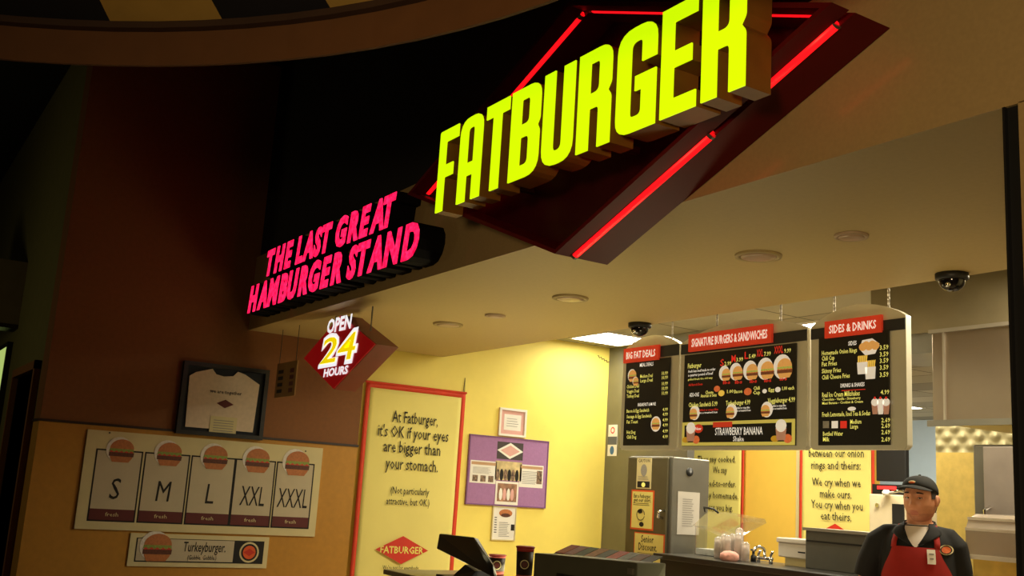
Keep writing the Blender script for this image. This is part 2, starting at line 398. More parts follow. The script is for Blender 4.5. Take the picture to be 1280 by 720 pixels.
# ------------------------------------------------------------------ pink two-row letters
M_pface = mat('pink_letter_glow', (120, 10, 40), .4, emit=1.0, noise=0, emit_rgb=(250, 10, 84))
def mottle(M, c0, c1, sc, st):
    nt = M.node_tree; bs = nt.nodes['Principled BSDF']
    tc = nt.nodes.new('ShaderNodeTexCoord'); nz = nt.nodes.new('ShaderNodeTexNoise'); rp = nt.nodes.new('ShaderNodeValToRGB')
    nz.inputs['Scale'].default_value = sc; nz.inputs['Detail'].default_value = 6; nz.inputs['Roughness'].default_value = .7
    rp.color_ramp.elements[0].position = .38; rp.color_ramp.elements[0].color = (*lin(c0), 1)
    rp.color_ramp.elements[1].position = .72; rp.color_ramp.elements[1].color = (*lin(c1), 1)
    nt.links.new(tc.outputs['Object'], nz.inputs['Vector']); nt.links.new(nz.outputs['Fac'], rp.inputs['Fac'])
    nt.links.new(rp.outputs['Color'], bs.inputs['Emission Color']); bs.inputs['Emission Strength'].default_value = st
mottle(M_pface, (200, 0, 46), (255, 40, 96), 26, 2.1)
M_pret = mat('black_letter_return', (10, 8, 8), .8, spec=.15)
ps = thing('row_letter_sign', 'two rows of glowing pink slanted capital letters with black sides left of the big diamond', 'sign', (-6.8, 2.83, 3.05))
FP = fy(2.66)
def letter_row(s, ul, ur, vb, h):
    items = []; x = 0
    for k_, ch in enumerate(s):
        if ch == ' ': x += .26; continue
        V, F = text_geo(ch, .068, .18, 3, .0); a = min(p[0] for p in V); e = max(p[0] for p in V)
        items.append((ch, x-a)); x += (e-a) + {'TA': -.12, 'AT': -.13, 'LA': -.04, 'ST': -.03, 'AS': -.02, 'HA': -.01, 'AN': 0, 'AM': 0, 'EA': -.01}.get(s[k_:k_+2], .03)
    sx = (ur-ul)/(x-.03); sy = h/cap_h()
    for ch, off in items:
        V, F = text_geo(ch, .068, .18, 3, .087)
        tf = lambda V, n: [FP.p(ul+(p[0]+off)*sx, vb+p[1]*sy, n+p[2]) for p in V]
        b = MB(); b.add(tf(V, -.085), F, M_pret); lo = b.build('letter', ps)
        V, F = text_geo(ch, .05, .18, 3, .003)
        b = MB(); b.add(tf(V, .004), F, M_pface); fo = b.build('letter_face', ps); fo.parent = lo; fo.matrix_parent_inverse = Matrix.Identity(4)
u0, v0 = FP.uv(332, 346); u1, v1 = FP.uv(494, 276); letter_row('THE LAST GREAT', u0, u1, (v0+v1)/2, .185)
u0, v0 = FP.uv(310, 389); u1, v1 = FP.uv(523, 319); letter_row('HAMBURGER STAND', u0, u1, (v0+v1)/2, .195)

# ------------------------------------------------------------------ hanging OPEN 24 HOURS box
FO = fy(2.95); OX, OZ = -7.07, 2.435
op = thing('open_hours_sign', 'small hanging red diamond light box reading OPEN 24 HOURS', 'sign', (OX, 3.05, HS))
hw, hh = .66, .275
D4 = [(OX-hw, OZ), (OX, OZ-hh), (OX+hw, OZ), (OX, OZ+hh)]
M_oface = mat('open_sign_face', (170, 14, 20), .35, emit=.22, noise=.05, emit_rgb=(190, 10, 18))
b = MB(); b.prism(FO, D4, -.17, -.004, mat('open_sign_side', (120, 22, 18), .4)); b.build('box_body', op)
b = MB(); b.prism(FO, [(OX+(u-OX)*.985, OZ+(v-OZ)*.985) for u, v in D4], -.004, .004, M_oface); b.build('face_panel', op)
M_glw = mat('white_letter_glow', (250, 250, 255), .5, emit=.85, noise=0); M_gly = mat('yellow_digit_glow', (255, 222, 0), .5, emit=.8, noise=0)
b = MB()
for st, pa, pb, h in (('OPEN', (409.5, 418.5), (440.5, 408), .098), ('HOURS', (405, 473), (436, 465), .055)):
    u0, v0 = FO.uv(*pa); u1, v1 = FO.uv(*pb); b.text(FO, st, u0, u1, (v0+v1)/2, h, M_glw, .008, .035, .1, 2)
b.build('lettering', op)
u0, v0 = FO.uv(399, 459.5); u1, v1 = FO.uv(446, 450)
b = MB(); b.text(FO, '24', u0-.01, u1+.015, (v0+v1)/2+.004, .215, M_glw, .007, .06, .12, 3); b.build('digit_outline', op)
b = MB(); b.text(FO, '24', u0+.022, u1-.02, (v0+v1)/2+.020, .184, M_gly, .0095, .012, .12, 3); b.build('digits', op)
b = MB()
for u, zt in ((OX-.33, OZ+.13), (OX+.33, OZ+.13)): b.tube([(u, 3.05, zt), (u, 3.05, HS)], .006, M_steel_d, 6)
b.build('hanging_rod', op)
# small dark hanging notice
FH = fy(3.02)
u0, v0 = FH.uv(347, 455); u1, _ = FH.uv(372, 450); _, vb = FH.uv(345, 497)
hn = thing('hanging_notice', 'small dim notice board hanging on two wires under the soffit by the left wall', 'notice', ((u0+u1)/2, 3.02, HS))
b = MB(); b.fbox(FH, u0, u1, vb, v0, -.012, 0, mat('brown_notice', (150, 112, 58), .7)); b.build('board', hn)
b = MB()
for r in range(4):
    v = v0-.06-r*(v0-vb-.06)/4.2; b.rect(FH, u0+.05, u0+.17, v-.03, v, .002, M_ink)
    b.rect(FH, u1-.14, u1-.05, v-.035, v, .002, M_maroon)
b.build('printed_marks', hn)
b = MB()
for u in (u0+.03, u1-.05): b.tube([(u, 3.026, v0-.01), (u, 3.026, HS)], .003, M_dark, 5)
b.build('wire', hn)

# ------------------------------------------------------------------ soffit fittings
for i, (px, py, kind) in enumerate([(560, 405, 0), (619, 394, 1), (713, 372, 0), (948, 319, 0), (1064, 294, 1)]):
    d = ray(px, py); q = CAM + d*((HS-CAM.z)/d.z)
    lab = ['white recessed downlight in the soffit nearest the yellow wall', 'small sprinkler cover in the soffit, second fitting from the left wall', 'recessed downlight in the middle of the soffit below the diamond tip', 'recessed downlight in the soffit above the menu boards', 'small sprinkler cover in the soffit nearest the right jamb'][i]
    dl = thing('downlight' if not kind else 'sprinkler_cover', lab, 'downlight' if not kind else 'sprinkler', q)
    r = .115 if not kind else .075
    b = MB(); b.lathe(q, [(r*.78, .0), (r*.8, -.012), (r, -.012), (r*1.02, -.002), (r*1.02, 0)], mat('downlight_ring_paint', (168, 146, 98), .5) if not kind else mat('cover_paint', (176, 150, 120), .5), 28); b.build('trim_ring', dl, True)
    b = MB(); b.lathe(q, [(.0, -.0165), (r*.5, -.016), (r*.76, -.013), (r*.76, -.002), (0, -.002)], mat('lens_glass', (176, 146, 118), .3), 24); b.build('lens', dl, True)
for px, py, lab in ((809, 406, 'black security camera dome over the left menu board'), (1196, 344, 'black security camera dome on the soffit edge in front of the range hood')):
    d = ray(px, py); q = CAM + d*((HS-CAM.z)/d.z); q.y = min(q.y, YB-.085)
    sc_ = thing('dome_camera', lab, 'camera', q)
    b = MB(); b.lathe(q, [(.082, 0), (.082, -.028), (.076, -.034), (0, -.034)], M_dark, 28); b.build('mount', sc_, True)
    b = MB(); b.lathe(q, [(.066, -.03)] + [(.066*math.cos(R2(a)), -.034-.06*math.sin(R2(a))) for a in range(5, 91, 12)], mat('dome_glass', (20, 18, 18), .06), 28); b.build('dome', sc_, True)
    b = MB(); b.tube([q+Vector((.012, -.055, -.058)), q+Vector((.03, -.075, -.075))], .012, M_chrome, 10); b.build('lens', sc_, True)

# kitchen ceiling troffers
for (x0, x1, y0, y1, lab) in ((-8.55, -7.95, 6.10, 6.70, 'bright fluorescent ceiling panel beside the yellow wall'), (-6.30, -5.85, 6.84, 7.35, 'fluorescent ceiling panel seen between the centre and right menu boards'), (-10.2, -9.6, 12.6, 13.2, 'far fluorescent ceiling panel over the pale back room')):
    tr = thing('ceiling_light', lab, 'ceiling light', ((x0+x1)/2, (y0+y1)/2, 3.1))
    b = MB(); b.box(x0-.03, x1+.03, y0-.03, y0, 3.085, 3.1, M_white); b.box(x0-.03, x1+.03, y1, y1+.03, 3.085, 3.1, M_white); b.box(x0-.03, x0, y0, y1, 3.085, 3.1, M_white); b.box(x1, x1+.03, y0, y1, 3.085, 3.1, M_white); b.build('frame', tr)
    b = MB(); b.box(x0, x1, y0, y1, 3.088, 3.098, M_lamp); b.build('diffuser', tr)

# ------------------------------------------------------------------ prints on the left wall
FLW = fx(XW)
M_lb = [mat('menu_bun', (226, 168, 92), .5, emit=.35, noise=.12, nscale=60), mat('menu_patty', (116, 66, 38), .5, emit=.3, noise=.3, nscale=90), mat('menu_lettuce', (176, 184, 84), .5, emit=.35, noise=.3, nscale=120), mat('menu_tomato', (214, 110, 60), .5, emit=.35, noise=.15, nscale=90), mat('menu_wrapper', (232, 226, 214), .5, emit=.4, noise=.08, nscale=60)]
def burger(b, fr, u, v, r, n=.003, paper=True, tall=1., lit=False):
    M_bun, M_pat, M_let, M_tom, M_pap = M_lb if lit else (globals()['M_bun'], globals()['M_pat'], globals()['M_let'], globals()['M_tom'], mat('wrapper_print', (226, 218, 206), .7, noise=.1, nscale=60))
    if paper: b.disc(fr, u-.18*r, v+.1*r, r*.95, r*.95*tall, n, M_pap, 18)
    e = .0004
    b.flat(fr, [(u-.8*r, v-.5*r), (u-.6*r, v-.85*r), (u+.6*r, v-.85*r), (u+.85*r, v-.5*r), (u+.85*r, v-.3*r), (u-.8*r, v-.3*r)], n+e, M_bun)
    b.flat(fr, [(u-.9*r, v-.42*r), (u+.92*r, v-.42*r), (u+.95*r, v-.1*r), (u-.9*r, v-.1*r)], n+2*e, M_pat)
    b.flat(fr, [(u-.85*r, v-.12*r), (u+.9*r, v-.12*r), (u+.85*r, v+.1*r), (u-.8*r, v+.1*r)], n+3*e, M_tom)
    P = [(u-.92*r+i*.092*r*2, v+(.02 if i % 2 else -.1)*r) for i in range(11)] + [(u+.88*r, v+.22*r), (u-.85*r, v+.22*r)]
    b.flat(fr, P, n+4*e, M_let)
    b.disc(fr, u+.02*r, v+.16*r, .88*r, .72*r*tall, n+5*e, M_bun, 16, 0, 180)
def wallboard(name, lab, cat, fr, P, thick, M, group=None):
    """a panel hung on a plane; P = its corners in the photo (tl, tr, br, bl)"""
    uv = [fr.uv(*p) for p in P]
    u0 = (uv[0][0]+uv[3][0])/2; u1 = (uv[1][0]+uv[2][0])/2; v1 = (uv[0][1]+uv[1][1])/2; v0 = (uv[2][1]+uv[3][1])/2
    t = thing(name, lab, cat, fr.p((u0+u1)/2, v0, 0), group)
    b = MB(); b.fbox(fr, u0, u1, v0, v1, .001, thick, M); b.build('panel', t)
    return t, u0, u1, v0, v1
def plane_at(fr, n): return Frame(fr.o+fr.n*n, fr.u, fr.v)

# sizes board
t, u0, u1, v0, v1 = wallboard('size_chart_board', 'cream board of five burger sizes S to XXXL on the dim left wall', 'sign', FLW, ((109, 535), (405, 562), (390, 670), (92.5, 661.5)), .02, M_cream)
fb = plane_at(FLW, .02)
M_card = mat('size_card', (196, 182, 152), .7, noise=.03)
cards = [('S', 116, 170, 622, 166), ('M', 178, 230, 628, 166), ('L', 237, 288, 632, 166), ('XXL', 293, 339, 636, 166), ('XXXL', 345, 388, 641, 166)]
wid = u1-u0
for i, (tx, pa, pb, pyb, _) in enumerate(cards):
    a = fb.uv(pa-1, 615)[0]; c = fb.uv(pb-1, 630)[0]; lo_, hi = v0+.075, v1-.155
    b = MB(); b.rect(fb, a-.012, c+.012, lo_-.012, hi+.012, .001, M_ink); b.rect(fb, a, c, lo_, hi, .0016, M_card)
    b.rect(fb, a, c, lo_, lo_+.085, .0022, M_maroon)
    b.text(fb, 'fresh', (a+c)/2-.05, (a+c)/2+.05, lo_+.03, .03, M_cream, .003, 0)
    hl = .16
    wl = {'S': .075, 'M': .115, 'L': .07, 'XXL': .215, 'XXXL': .275}[tx]
    b.text(fb, tx, (a+c)/2-wl/2+.0, (a+c)/2+wl/2, lo_+.165, hl, M_ink, .003, 0, .08, 2)
    b.build('size_card', t)
    b = MB(); burger(b, fb, (a+c)/2+.01, hi+.005, .105+.004*i, .004); b.build('burger_picture', t)
b = MB()
for q in ((137, 541), (382, 564)):
    u, v = fb.uv(*q); b.lathe(fb.p(u, v, -.002), [(.007, 0), (.007, .004), (0, .004)], M_dark, 8, 'X')
b.build('screw', t)
# strip sign under it
t, u0, u1, v0, v1 = wallboard('strip_sign', 'narrow cream Turkeyburger strip sign under the size chart board', 'sign', FLW, ((163, 666), (335.5, 671.5), (332.8, 708.9), (157.8, 708.9)), .015, M_cream)
fb = plane_at(FLW, .015)
b = MB(); b.rect(fb, u0+.05, u1-.04, v0+.035, v1-.035, .001, M_ink); b.rect(fb, u0+.06, u1-.3, v0+.045, v1-.04, .0016, M_card)
b.text(fb, 'Turkeyburger.', u0+.43, u1-.37, v0+.125, .075, M_ink, .003, .01, .1, 2); b.text(fb, '(Gobble. Gobble.)', u0+.47, u1-.44, v0+.06, .036, M_ink, .003, .008, .1)
b.build('printed_text', t)
b = MB(); burger(b, fb, u0+.22, (v0+v1)/2+.02, .125, .004); b.build('burger_picture', t)
b = MB(); cu, cv = u1-.165, (v0+v1)/2
for rr, nn, MM in ((.085, .002, M_cream), (.07, .003, M_ink), (.055, .004, M_orange)): b.disc(fb, cu, cv, rr, rr, nn, MM, 24)
b.flat(fb, [(cu-.05, cv), (cu, cv-.03), (cu+.05, cv), (cu, cv+.03)], .005, M_red); b.build('round_emblem', t)

# framed shirt
t, u0, u1, v0, v1 = wallboard('framed_shirt', 'dark framed box holding a white T-shirt above the size chart board', 'framed shirt', FLW, ((229.8, 450), (335.4, 464.3), (325.5, 550), (217.1, 542)), .02, mat('frame_backing', (30, 34, 42), .8))
b = MB(); b.ring_frame(FLW, u0, u1, v0, v1, .035, .02, .05, mat('black_frame', (22, 24, 30), .35)); b.build('frame', t)
fb = plane_at(FLW, .021); uu = lambda x: u0+x*(u1-u0); vv = lambda y: v0+y*(v1-v0)
S_ = [(.10,.10),(.88,.10),(.90,.78),(.72,.90),(.63,.93),(.58,.86),(.47,.84),(.38,.86),(.33,.93),(.15,.86),(.08,.80)]
b = MB(); b.prism(fb, [(uu(x), vv(y)) for x, y in S_], .001, .012, mat('white_cotton', (216, 196, 172), .9, noise=.06, nscale=30)); b.build('shirt', t)
b = MB(); b.text(fb, 'we are together', uu(.33), uu(.70), vv(.60), .03, M_ink, .014, .01)
b.flat(fb, [(uu(.42), vv(.46)), (uu(.52), vv(.40)), (uu(.62), vv(.46)), (uu(.52), vv(.52))], .014, M_maroon); b.build('shirt_print', t)
b = MB(); b.fbox(fb, uu(.37), uu(.68), vv(.03), vv(.28), .013, .016, M_cream)
for k in range(5): b.rect(fb, uu(.41), uu(.64), vv(.08+.035*k), vv(.09+.035*k), .017, M_grey)
b.build('note_card', t)

# long banner "At ... it's OK if your eyes"
FYW = fx(XW-.03)
M_bred = mat('banner_red_border', (212, 62, 28), .7)
def diamond_logo(b, fr, u, v, hw, hh, n=.003):
    b.flat(fr, [(u-hw, v), (u, v-hh), (u+hw, v), (u, v+hh)], n, M_red)
    b.text(fr, 'FATBURGER', u-hw*.82, u+hw*.82, v-hh*.24, hh*.48, M_yprint, n+.001, .02)
def banner_cloth(fr, u0, u1, v0, v1, n0, amp, parent, bord):
    """hanging cloth with soft folds"""
    NU, NV = 24, 36; V = []
    for j in range(NV+1):
        for i in range(NU+1):
            a, c = i/NU, j/NV
            V.append(fr.p(u0+a*(u1-u0), v0+c*(v1-v0), n0 + amp*math.sin(a*9+1)*(1-c)*.5 + amp*.3*math.sin(c*17)*(a-.5)*(1-c)))
    def cell(i, j): k = j*(NU+1)+i; return (k, k+1, k+NU+2, k+NU+1)
    eu = max(1, round(bord/(u1-u0)*NU)); ev = 1
    inner = [cell(i, j) for j in range(NV) for i in range(NU) if eu <= i < NU-eu and (j < NV-ev)]
    edge = [cell(i, j) for j in range(NV) for i in range(NU) if not (eu <= i < NU-eu and (j < NV-ev))]
    b = MB(); b.add(V, inner, M_banner); b.add(V, edge, M_bred); o = b.build('cloth', parent, True)
    md = o.modifiers.new('thickness', 'SOLIDIFY'); md.thickness = .002; md.offset = -1
    return o
bu0, bu1, bv1, bv0 = 3.985, 5.045, 2.43, .60
bn = thing('wall_banner', 'pale yellow banner with red border and jokes about big eyes on the bright yellow wall', 'banner', (XW, 4.5, bv0))
banner_cloth(FYW, bu0, bu1, bv0, bv1, .035, .016, bn, .045)
b = MB(); b.tube([(XW+.005, bu0-.01, bv1), (XW+.005, bu1+.01, bv1)], .010, M_bred, 8); b.build('top_rod', bn)
fb = plane_at(FYW, .05); b = MB()
def line_px(b, fr, s, pa, pb, h, M, bold=.006, sh=0.):
    u0, va = fr.uv(*pa); u1, vb = fr.uv(*pb); b.text(fr, s, u0, u1, (va+vb)/2, h, M, .002, bold, sh)
for s_, pa, pb, h in (('At Fatburger,', (490, 527), (547, 533), .105), ("it's OK if your eyes", (472, 544), (560, 553), .105), ('are bigger than', (479, 564), (550, 570), .105), ('your stomach.', (481.5, 585), (547, 591), .105),
                      ('(Not particularly', (488, 616), (536, 620), .062), ('attractive, but OK.)', (482.5, 630), (536.5, 633), .062), ("We're not for everybody.", (478, 710.5), (523.5, 713.5), .035)):
    line_px(b, fb, s_, pa, pb, h, M_ink)
b.build('printed_text', bn)
u, v = fb.uv(502.5, 687.5); b = MB(); diamond_logo(b, fb, u, v, .27, .125); b.build('diamond_logo', bn)
b = MB(); b.tube([(XW-.02, bu1, bv1), (XW-.028, bu1+.0, bv1+.15)], .0025, M_dark, 5); b.tube([(XW-.02, bu1-.015, bv1), (XW-.028, bu1+.0, bv1+.15)], .0025, M_dark, 5); b.build('string', bn)

# purple felt board with papers
t, u0, u1, v0, v1 = wallboard('purple_board', 'purple felt board with a cross of pinned papers and photos on the yellow wall', 'notice board', FYW, ((586, 540.5), (685, 553.5), (680, 635.5), (580.5, 630)), .02, M_purple)
b = MB(); b.ring_frame(FYW, u0, u1, v0, v1, .012, .02, .026, mat('purple_board_edge', (122, 80, 128), .7)); b.build('edge_strip', t)
fb = plane_at(FYW, .021)
def sheet(par, fr, P, M, name='paper', n=.001):
    uv = [fr.uv(*p) for p in P]; a, c = (uv[0][0]+uv[3][0])/2, (uv[1][0]+uv[2][0])/2; d, e = (uv[2][1]+uv[3][1])/2, (uv[0][1]+uv[1][1])/2
    b = MB(); b.fbox(fr, a, c, d, e, 0, n, M); o = b.build(name, par); return a, c, d, e
def lines(b, fr, a, c, d, e, k, M, n=.002, hh=.35):
    for i in range(k):
        v = d+(e-d)*(i+.5)/k; b.rect(fr, a, a+(c-a)*random.uniform(.75, 1), v-(e-d)/k*hh/2, v+(e-d)/k*hh/2, n, M)
a, c, d, e = sheet(t, fb, ((622, 551), (654, 555), (653.5, 577), (621, 572)), mat('dark_print', (70, 60, 58), .6), 'flyer')
b = MB(); b.flat(fb, [(a, (d+e)/2), ((a+c)/2, d+.005), (c, (d+e)/2), ((a+c)/2, e-.005)], .0025, M_wprint); b.flat(fb, [(a+.04, (d+e)/2), ((a+c)/2, d+.03), (c-.04, (d+e)/2), ((a+c)/2, e-.03)], .0032, M_pink); b.build('diamond_print', t)
for P, side in ((((588.5, 575), (621, 577), (619.5, 605), (586.5, 603)), 0), (((651, 580), (679.5, 583), (678, 611), (648, 608)), 1)):
    a, c, d, e = sheet(t, fb, P, M_white, 'newspaper_page')
    b = MB(); b.rect(fb, a+.01, c-.01, e-.04, e-.012, .0025, mat('tan_print', (190, 150, 110), .6)); lines(b, fb, a+.03, c-.04, d+.09 if not side else d+.03, e-.06, 8, M_grey)
    for k in range(3):
        if not side: b.rect(fb, a+.03+k*.09, a+.09+k*.09, d+.015, d+.075, .0026, M_photo)
    if side: b.rect(fb, c-.08, c-.015, d+.04, d+.17, .003, M_photo)
    b.build('page_print', t)
a, c, d, e = sheet(t, fb, ((620, 576), (653, 578), (651, 602), (618, 599)), mat('bright_photo', (200, 180, 130), .5, noise=.5, nscale=9), 'photograph')
b = MB()
for k in range(6): b.disc(fb, a+.03+k*.045, d+.05, .022, .06, .003, M_ink if k % 2 else M_photo, 10)
b.build('photo_people', t)
a, c, d, e = sheet(t, fb, ((620, 601), (648, 603), (647, 632), (618, 630)), M_white, 'framed_photograph', .004)
b = MB(); b.rect(fb, a+.02, c-.02, d+.03, e-.02, .005, mat('group_photo', (150, 110, 84), .5, noise=.6, nscale=14))
for k in range(4): b.disc(fb, a+.06+k*.045, d+.1, .02, .06, .0056, M_pink if k % 2 else M_wprint, 10)
b.build('photo_people', t)
# little frame above, page below
t, u0, u1, v0, v1 = wallboard('certificate_frame', 'small white framed certificate above the purple felt board', 'picture frame', FYW, ((624, 509), (657.5, 513), (655.5, 547.5), (621.5, 544)), .012, M_pink)
b = MB(); b.ring_frame(FYW, u0, u1, v0, v1, .022, .012, .026, M_white); b.build('frame', t)
b = MB(); b.rect(FYW, u0+.06, u1-.06, v0+.06, v1-.06, .014, M_white); lines(b, FYW, u0+.09, u1-.09, v0+.09, v1-.09, 4, M_grey, .015, .2); b.build('certificate', t)
t, u0, u1, v0, v1 = wallboard('article_page', 'white framed article page below the purple felt board', 'picture frame', FYW, ((616, 632), (645, 634), (642.5, 676.5), (612, 674.5)), .012, M_white)
b = MB(); b.ring_frame(FYW, u0, u1, v0, v1, .010, .012, .02, M_cream); b.build('frame', t)
b = MB(); w_, h_ = u1-u0, v1-v0; b.disc(FYW, u0+w_*.55, v0+h_*.8, w_*.28, h_*.12, .014, M_bun, 14); b.disc(FYW, u0+w_*.55, v0+h_*.74, w_*.2, h_*.06, .0145, M_pat, 12)
b.rect(FYW, u0+w_*.8, u0+w_*.95, v0+h_*.3, v0+h_*.48, .014, M_ink); lines(b, FYW, u0+w_*.3, u0+w_*.75, v0+h_*.1, v0+h_*.55, 9, M_grey, .014); lines(b, FYW, u0+w_*.1, u0+w_*.22, v0+h_*.2, v0+h_*.7, 7, M_ink, .014); b.build('page_print', t)
# pencilled scrawl on the wall
b = MB()
us, vs = FYW.uv(747, 445); b.tube([(XW-.028, us+.012*k, vs+.012*math.sin(k*2.1)-.004*k) for k in range(16)], .004, M_ink, 5)
tag(b.build('wall_scribble'), 'tiny dark scribble on the yellow wall under the ceiling panel', 'scribble')

# ------------------------------------------------------------------ menu boards
MY = 4.90; FM = fy(MY)
M_mframe = mat('menu_frame_silver', (216, 212, 194), .38, .4, noise=.03)
M_mblack = mat('menu_black_panel', (22, 20, 18), .45, noise=0)
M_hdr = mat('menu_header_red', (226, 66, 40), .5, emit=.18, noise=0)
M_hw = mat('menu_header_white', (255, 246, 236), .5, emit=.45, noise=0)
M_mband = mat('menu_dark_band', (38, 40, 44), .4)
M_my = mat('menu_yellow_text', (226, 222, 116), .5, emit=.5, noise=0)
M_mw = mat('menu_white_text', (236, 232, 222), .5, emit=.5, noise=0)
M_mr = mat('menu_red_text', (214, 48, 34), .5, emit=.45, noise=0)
def menu(lab, u0, u1, plate, band, hdr, htext, chains, arch):
    v0, vs = 1.868, 2.615
    t = thing('menu_board', lab, 'menu board', ((u0+u1)/2, MY, 1.868), 'hanging menu boards over the counter')
    k = 14
    P = [(u0+.02, v0), (u1-.02, v0), (u1, v0+.02), (u1, vs)] + [(u1-(u1-u0)*i/k, vs+arch*math.sin(math.pi*i/k)**.8) for i in range(1, k)] + [(u0, vs), (u0, v0+.02)]
    b = MB(); b.prism(FM, P, -.05, 0, M_mframe); b.build('frame', t, bevel=.006)
    b = MB(); b.fbox(FM, u0+.002, u1-.002, band[0], band[1], .0, .006, M_mband); b.build('dark_band', t)
    b = MB(); b.fbox(FM, *plate, .0, .012, M_mblack); b.build('panel', t)
    b = MB(); b.fbox(FM, *hdr, .006, .022, M_hdr); h_ = b.build('header', t)
    fh = plane_at(FM, .022); hh = hdr[3]-hdr[2]
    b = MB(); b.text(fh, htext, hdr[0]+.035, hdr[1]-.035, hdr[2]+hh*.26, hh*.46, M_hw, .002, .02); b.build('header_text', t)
    b = MB()
    for cu in chains:
        z = vs+.0
        while z < 3.07:
            for q in (0, 1):
                a = .011; c = Vector((cu, MY+.028, z+.018+q*.024))
                pts = [c+Vector(((a*.6*math.cos(w_)) if q == 0 else 0, (a*.6*math.cos(w_)) if q else 0, .018*math.sin(w_))) for w_ in [2*math.pi*i/10 for i in range(10)]]
                b.tube(pts, .003, M_steel, 5, closed=True)
            z += .048
        b.tube([(cu, MY+.028, z-.01), (cu, MY+.028, 3.1)], .004, M_steel, 5)
    b.build('chain', t)
    return t
fmt = plane_at(FM, .0125)
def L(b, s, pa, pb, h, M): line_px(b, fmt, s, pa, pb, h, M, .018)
# left
t = menu('leftmost hanging menu board headed BIG FAT DEALS', -6.175, -5.545, (-6.125, -5.63, 1.90, 2.525), (2.535, 2.615), (-6.15, -5.745, 2.515, 2.625), 'BIG FAT DEALS', (-6.10, -5.66), .09)
b = MB(); L(b, 'MEAL DEALS', (800, 459), (817, 456.5), .026, M_mw)
for s_, y0, ind in (('Medium Deal', 473, 1), ('Large Deal', 478.5, 1), ('Chicken Deal', 486, 0), ('Veggie Deal', 492, 0), ('Turkey Deal', 498, 0)):
    x0 = 783.5+ind*17; L(b, s_, (x0, y0), (x0+15.5, y0-2.3), .024, M_my); L(b, '10.99', (827.5, y0-4), (835, y0-5), .024, M_my)
L(b, 'BREAKFAST & MORE', (797.5, 508.5), (820, 506), .022, M_mw)
for s_, y0, wd in (('Bacon & Egg Sandwich', 516, 28), ('Sausage & Egg Sandwich', 523, 31), ('Fat Toast', 530, 14), ('Hot Dog', 543, 11), ('Chili Dog', 549, 12)):
    L(b, s_, (783.5, y0), (783.5+wd, y0-1.5), .024, M_my)
for y0 in (514, 520, 527, 533.5, 541, 548): L(b, '4.99', (828.5, y0), (835, y0-.6), .022, M_my)
b.build('menu_text', t)
for px_, py_, r_, n_, pl in ((791, 470, .05, .002, 1), (795.5, 477, .035, .005, 1), (820, 530, .048, .003, 0)):
    b = MB(); u, v = fmt.uv(px_, py_)
    if not pl: b.disc(fmt, u, v, .055, .055, .002, M_lb[4])
    burger(b, fmt, u, v, r_, n_, bool(pl), lit=True); b.build('burger_picture', t)
# centre
t = menu('wide centre menu board headed SIGNATURE BURGERS & SANDWICHES', -5.525, -4.375, (-5.475, -4.455, 1.893, 2.525), (2.535, 2.605), (-5.43, -4.65, 2.545, 2.665), 'SIGNATURE BURGERS & SANDWICHES', (-5.20, -4.62), .105)
b = MB(); L(b, 'Fatburger', (860, 461.5), (877, 458), .032, M_my)
for s_, ya, wd in (('fresh lean beef made to order', 466.5, 34), ('a quarter pound of beef', 471.5, 31)): L(b, s_, (860.5, ya), (860.5+wd, ya-4.2), .018, M_mw)
L(b, 'grilled fresh the old way', (860, 476.5), (891, 472.5), .013, M_my); L(b, 'Add Bacon & Cheese', (861, 484), (878.5, 480), .016, M_mr)
sx = [(900.5, 458, 'S', '2.99', 6), (914.5, 453, 'M', '3.99', 7), (931, 449, 'L', '5.49', 6), (946, 446, 'XXL', '7.99', 11), (968, 442, 'XXXL', '9.99', 15)]
for x, y, s_, p_, wd in sx:
    L(b, s_, (x, y), (x+wd*.75, y-1), .045, M_mr); L(b, p_, (x+wd*.8+.5, y-.6), (x+wd*.8+9, y-2), .026, M_my)
for x, y in ((904, 480.5), (919, 480), (937.5, 479), (955.5, 478), (975, 476)): L(b, 'lbs', (x, y), (x+9, y-1), .022, M_mr)
L(b, 'ADD-ONS', (862, 497), (874, 494.5), .026, M_mw)
for s_, x, y, wd in (('Cheese', 882, 493, 10), ('American or Swiss', 876, 497, 20), ('1.00', 909, 492, 8), ('Bacon', 918, 492, 10), ('Chili', 942, 488, 8), ('Cup', 941.5, 493.5, 9), ('Egg', 961, 490, 7), ('1.00 each', 978, 488, 15)): L(b, s_, (x, y), (x+wd, y-1.5), .022, M_my)
for s_, x, y, wd in (('Chicken Sandwich 5.99', 861, 509, 36), ('Turkeyburger 4.99', 907.5, 507, 30.5), ('Veggieburger 4.99', 960, 504, 34)): L(b, s_, (x, y), (x+wd, y-1.8), .03, M_my)
for x, y, MM in ((874, 514, M_mr), (920.5, 511.5, M_mw), (965.5, 509, M_mw)):
    L(b, 'grilled or crispy fillet', (x, y), (x+(24 if MM is M_mr else 17), y-1.2), .013, MM); L(b, 'on a toasted bun', (x, y+3.5), (x+(23 if MM is M_mr else 18), y+2), .013, M_mw)
b.build('menu_text', t)
b = MB()
for x, y, r in ((908, 468.5, .050), (922.5, 466.5, .057), (940.5, 465, .063), (959.5, 463, .070), (981, 460.5, .077)):
    b = MB(); u, v = fmt.uv(x, y); b.disc(fmt, u-.02, v+.012, r*.98, r*1.02, .0015, M_lb[4]); burger(b, fmt, u, v, r*.9, .002, False, 1.05, True); b.build('burger_picture', t)
for x, y in ((867, 517.5), (913, 515.5), (957, 513.5)):
    b = MB(); u, v = fmt.uv(x, y); b.disc(fmt, u+.012, v+.008, .05, .05, .0015, M_lb[4]); burger(b, fmt, u, v, .042, .002, False, lit=True); b.build('sandwich_picture', t)
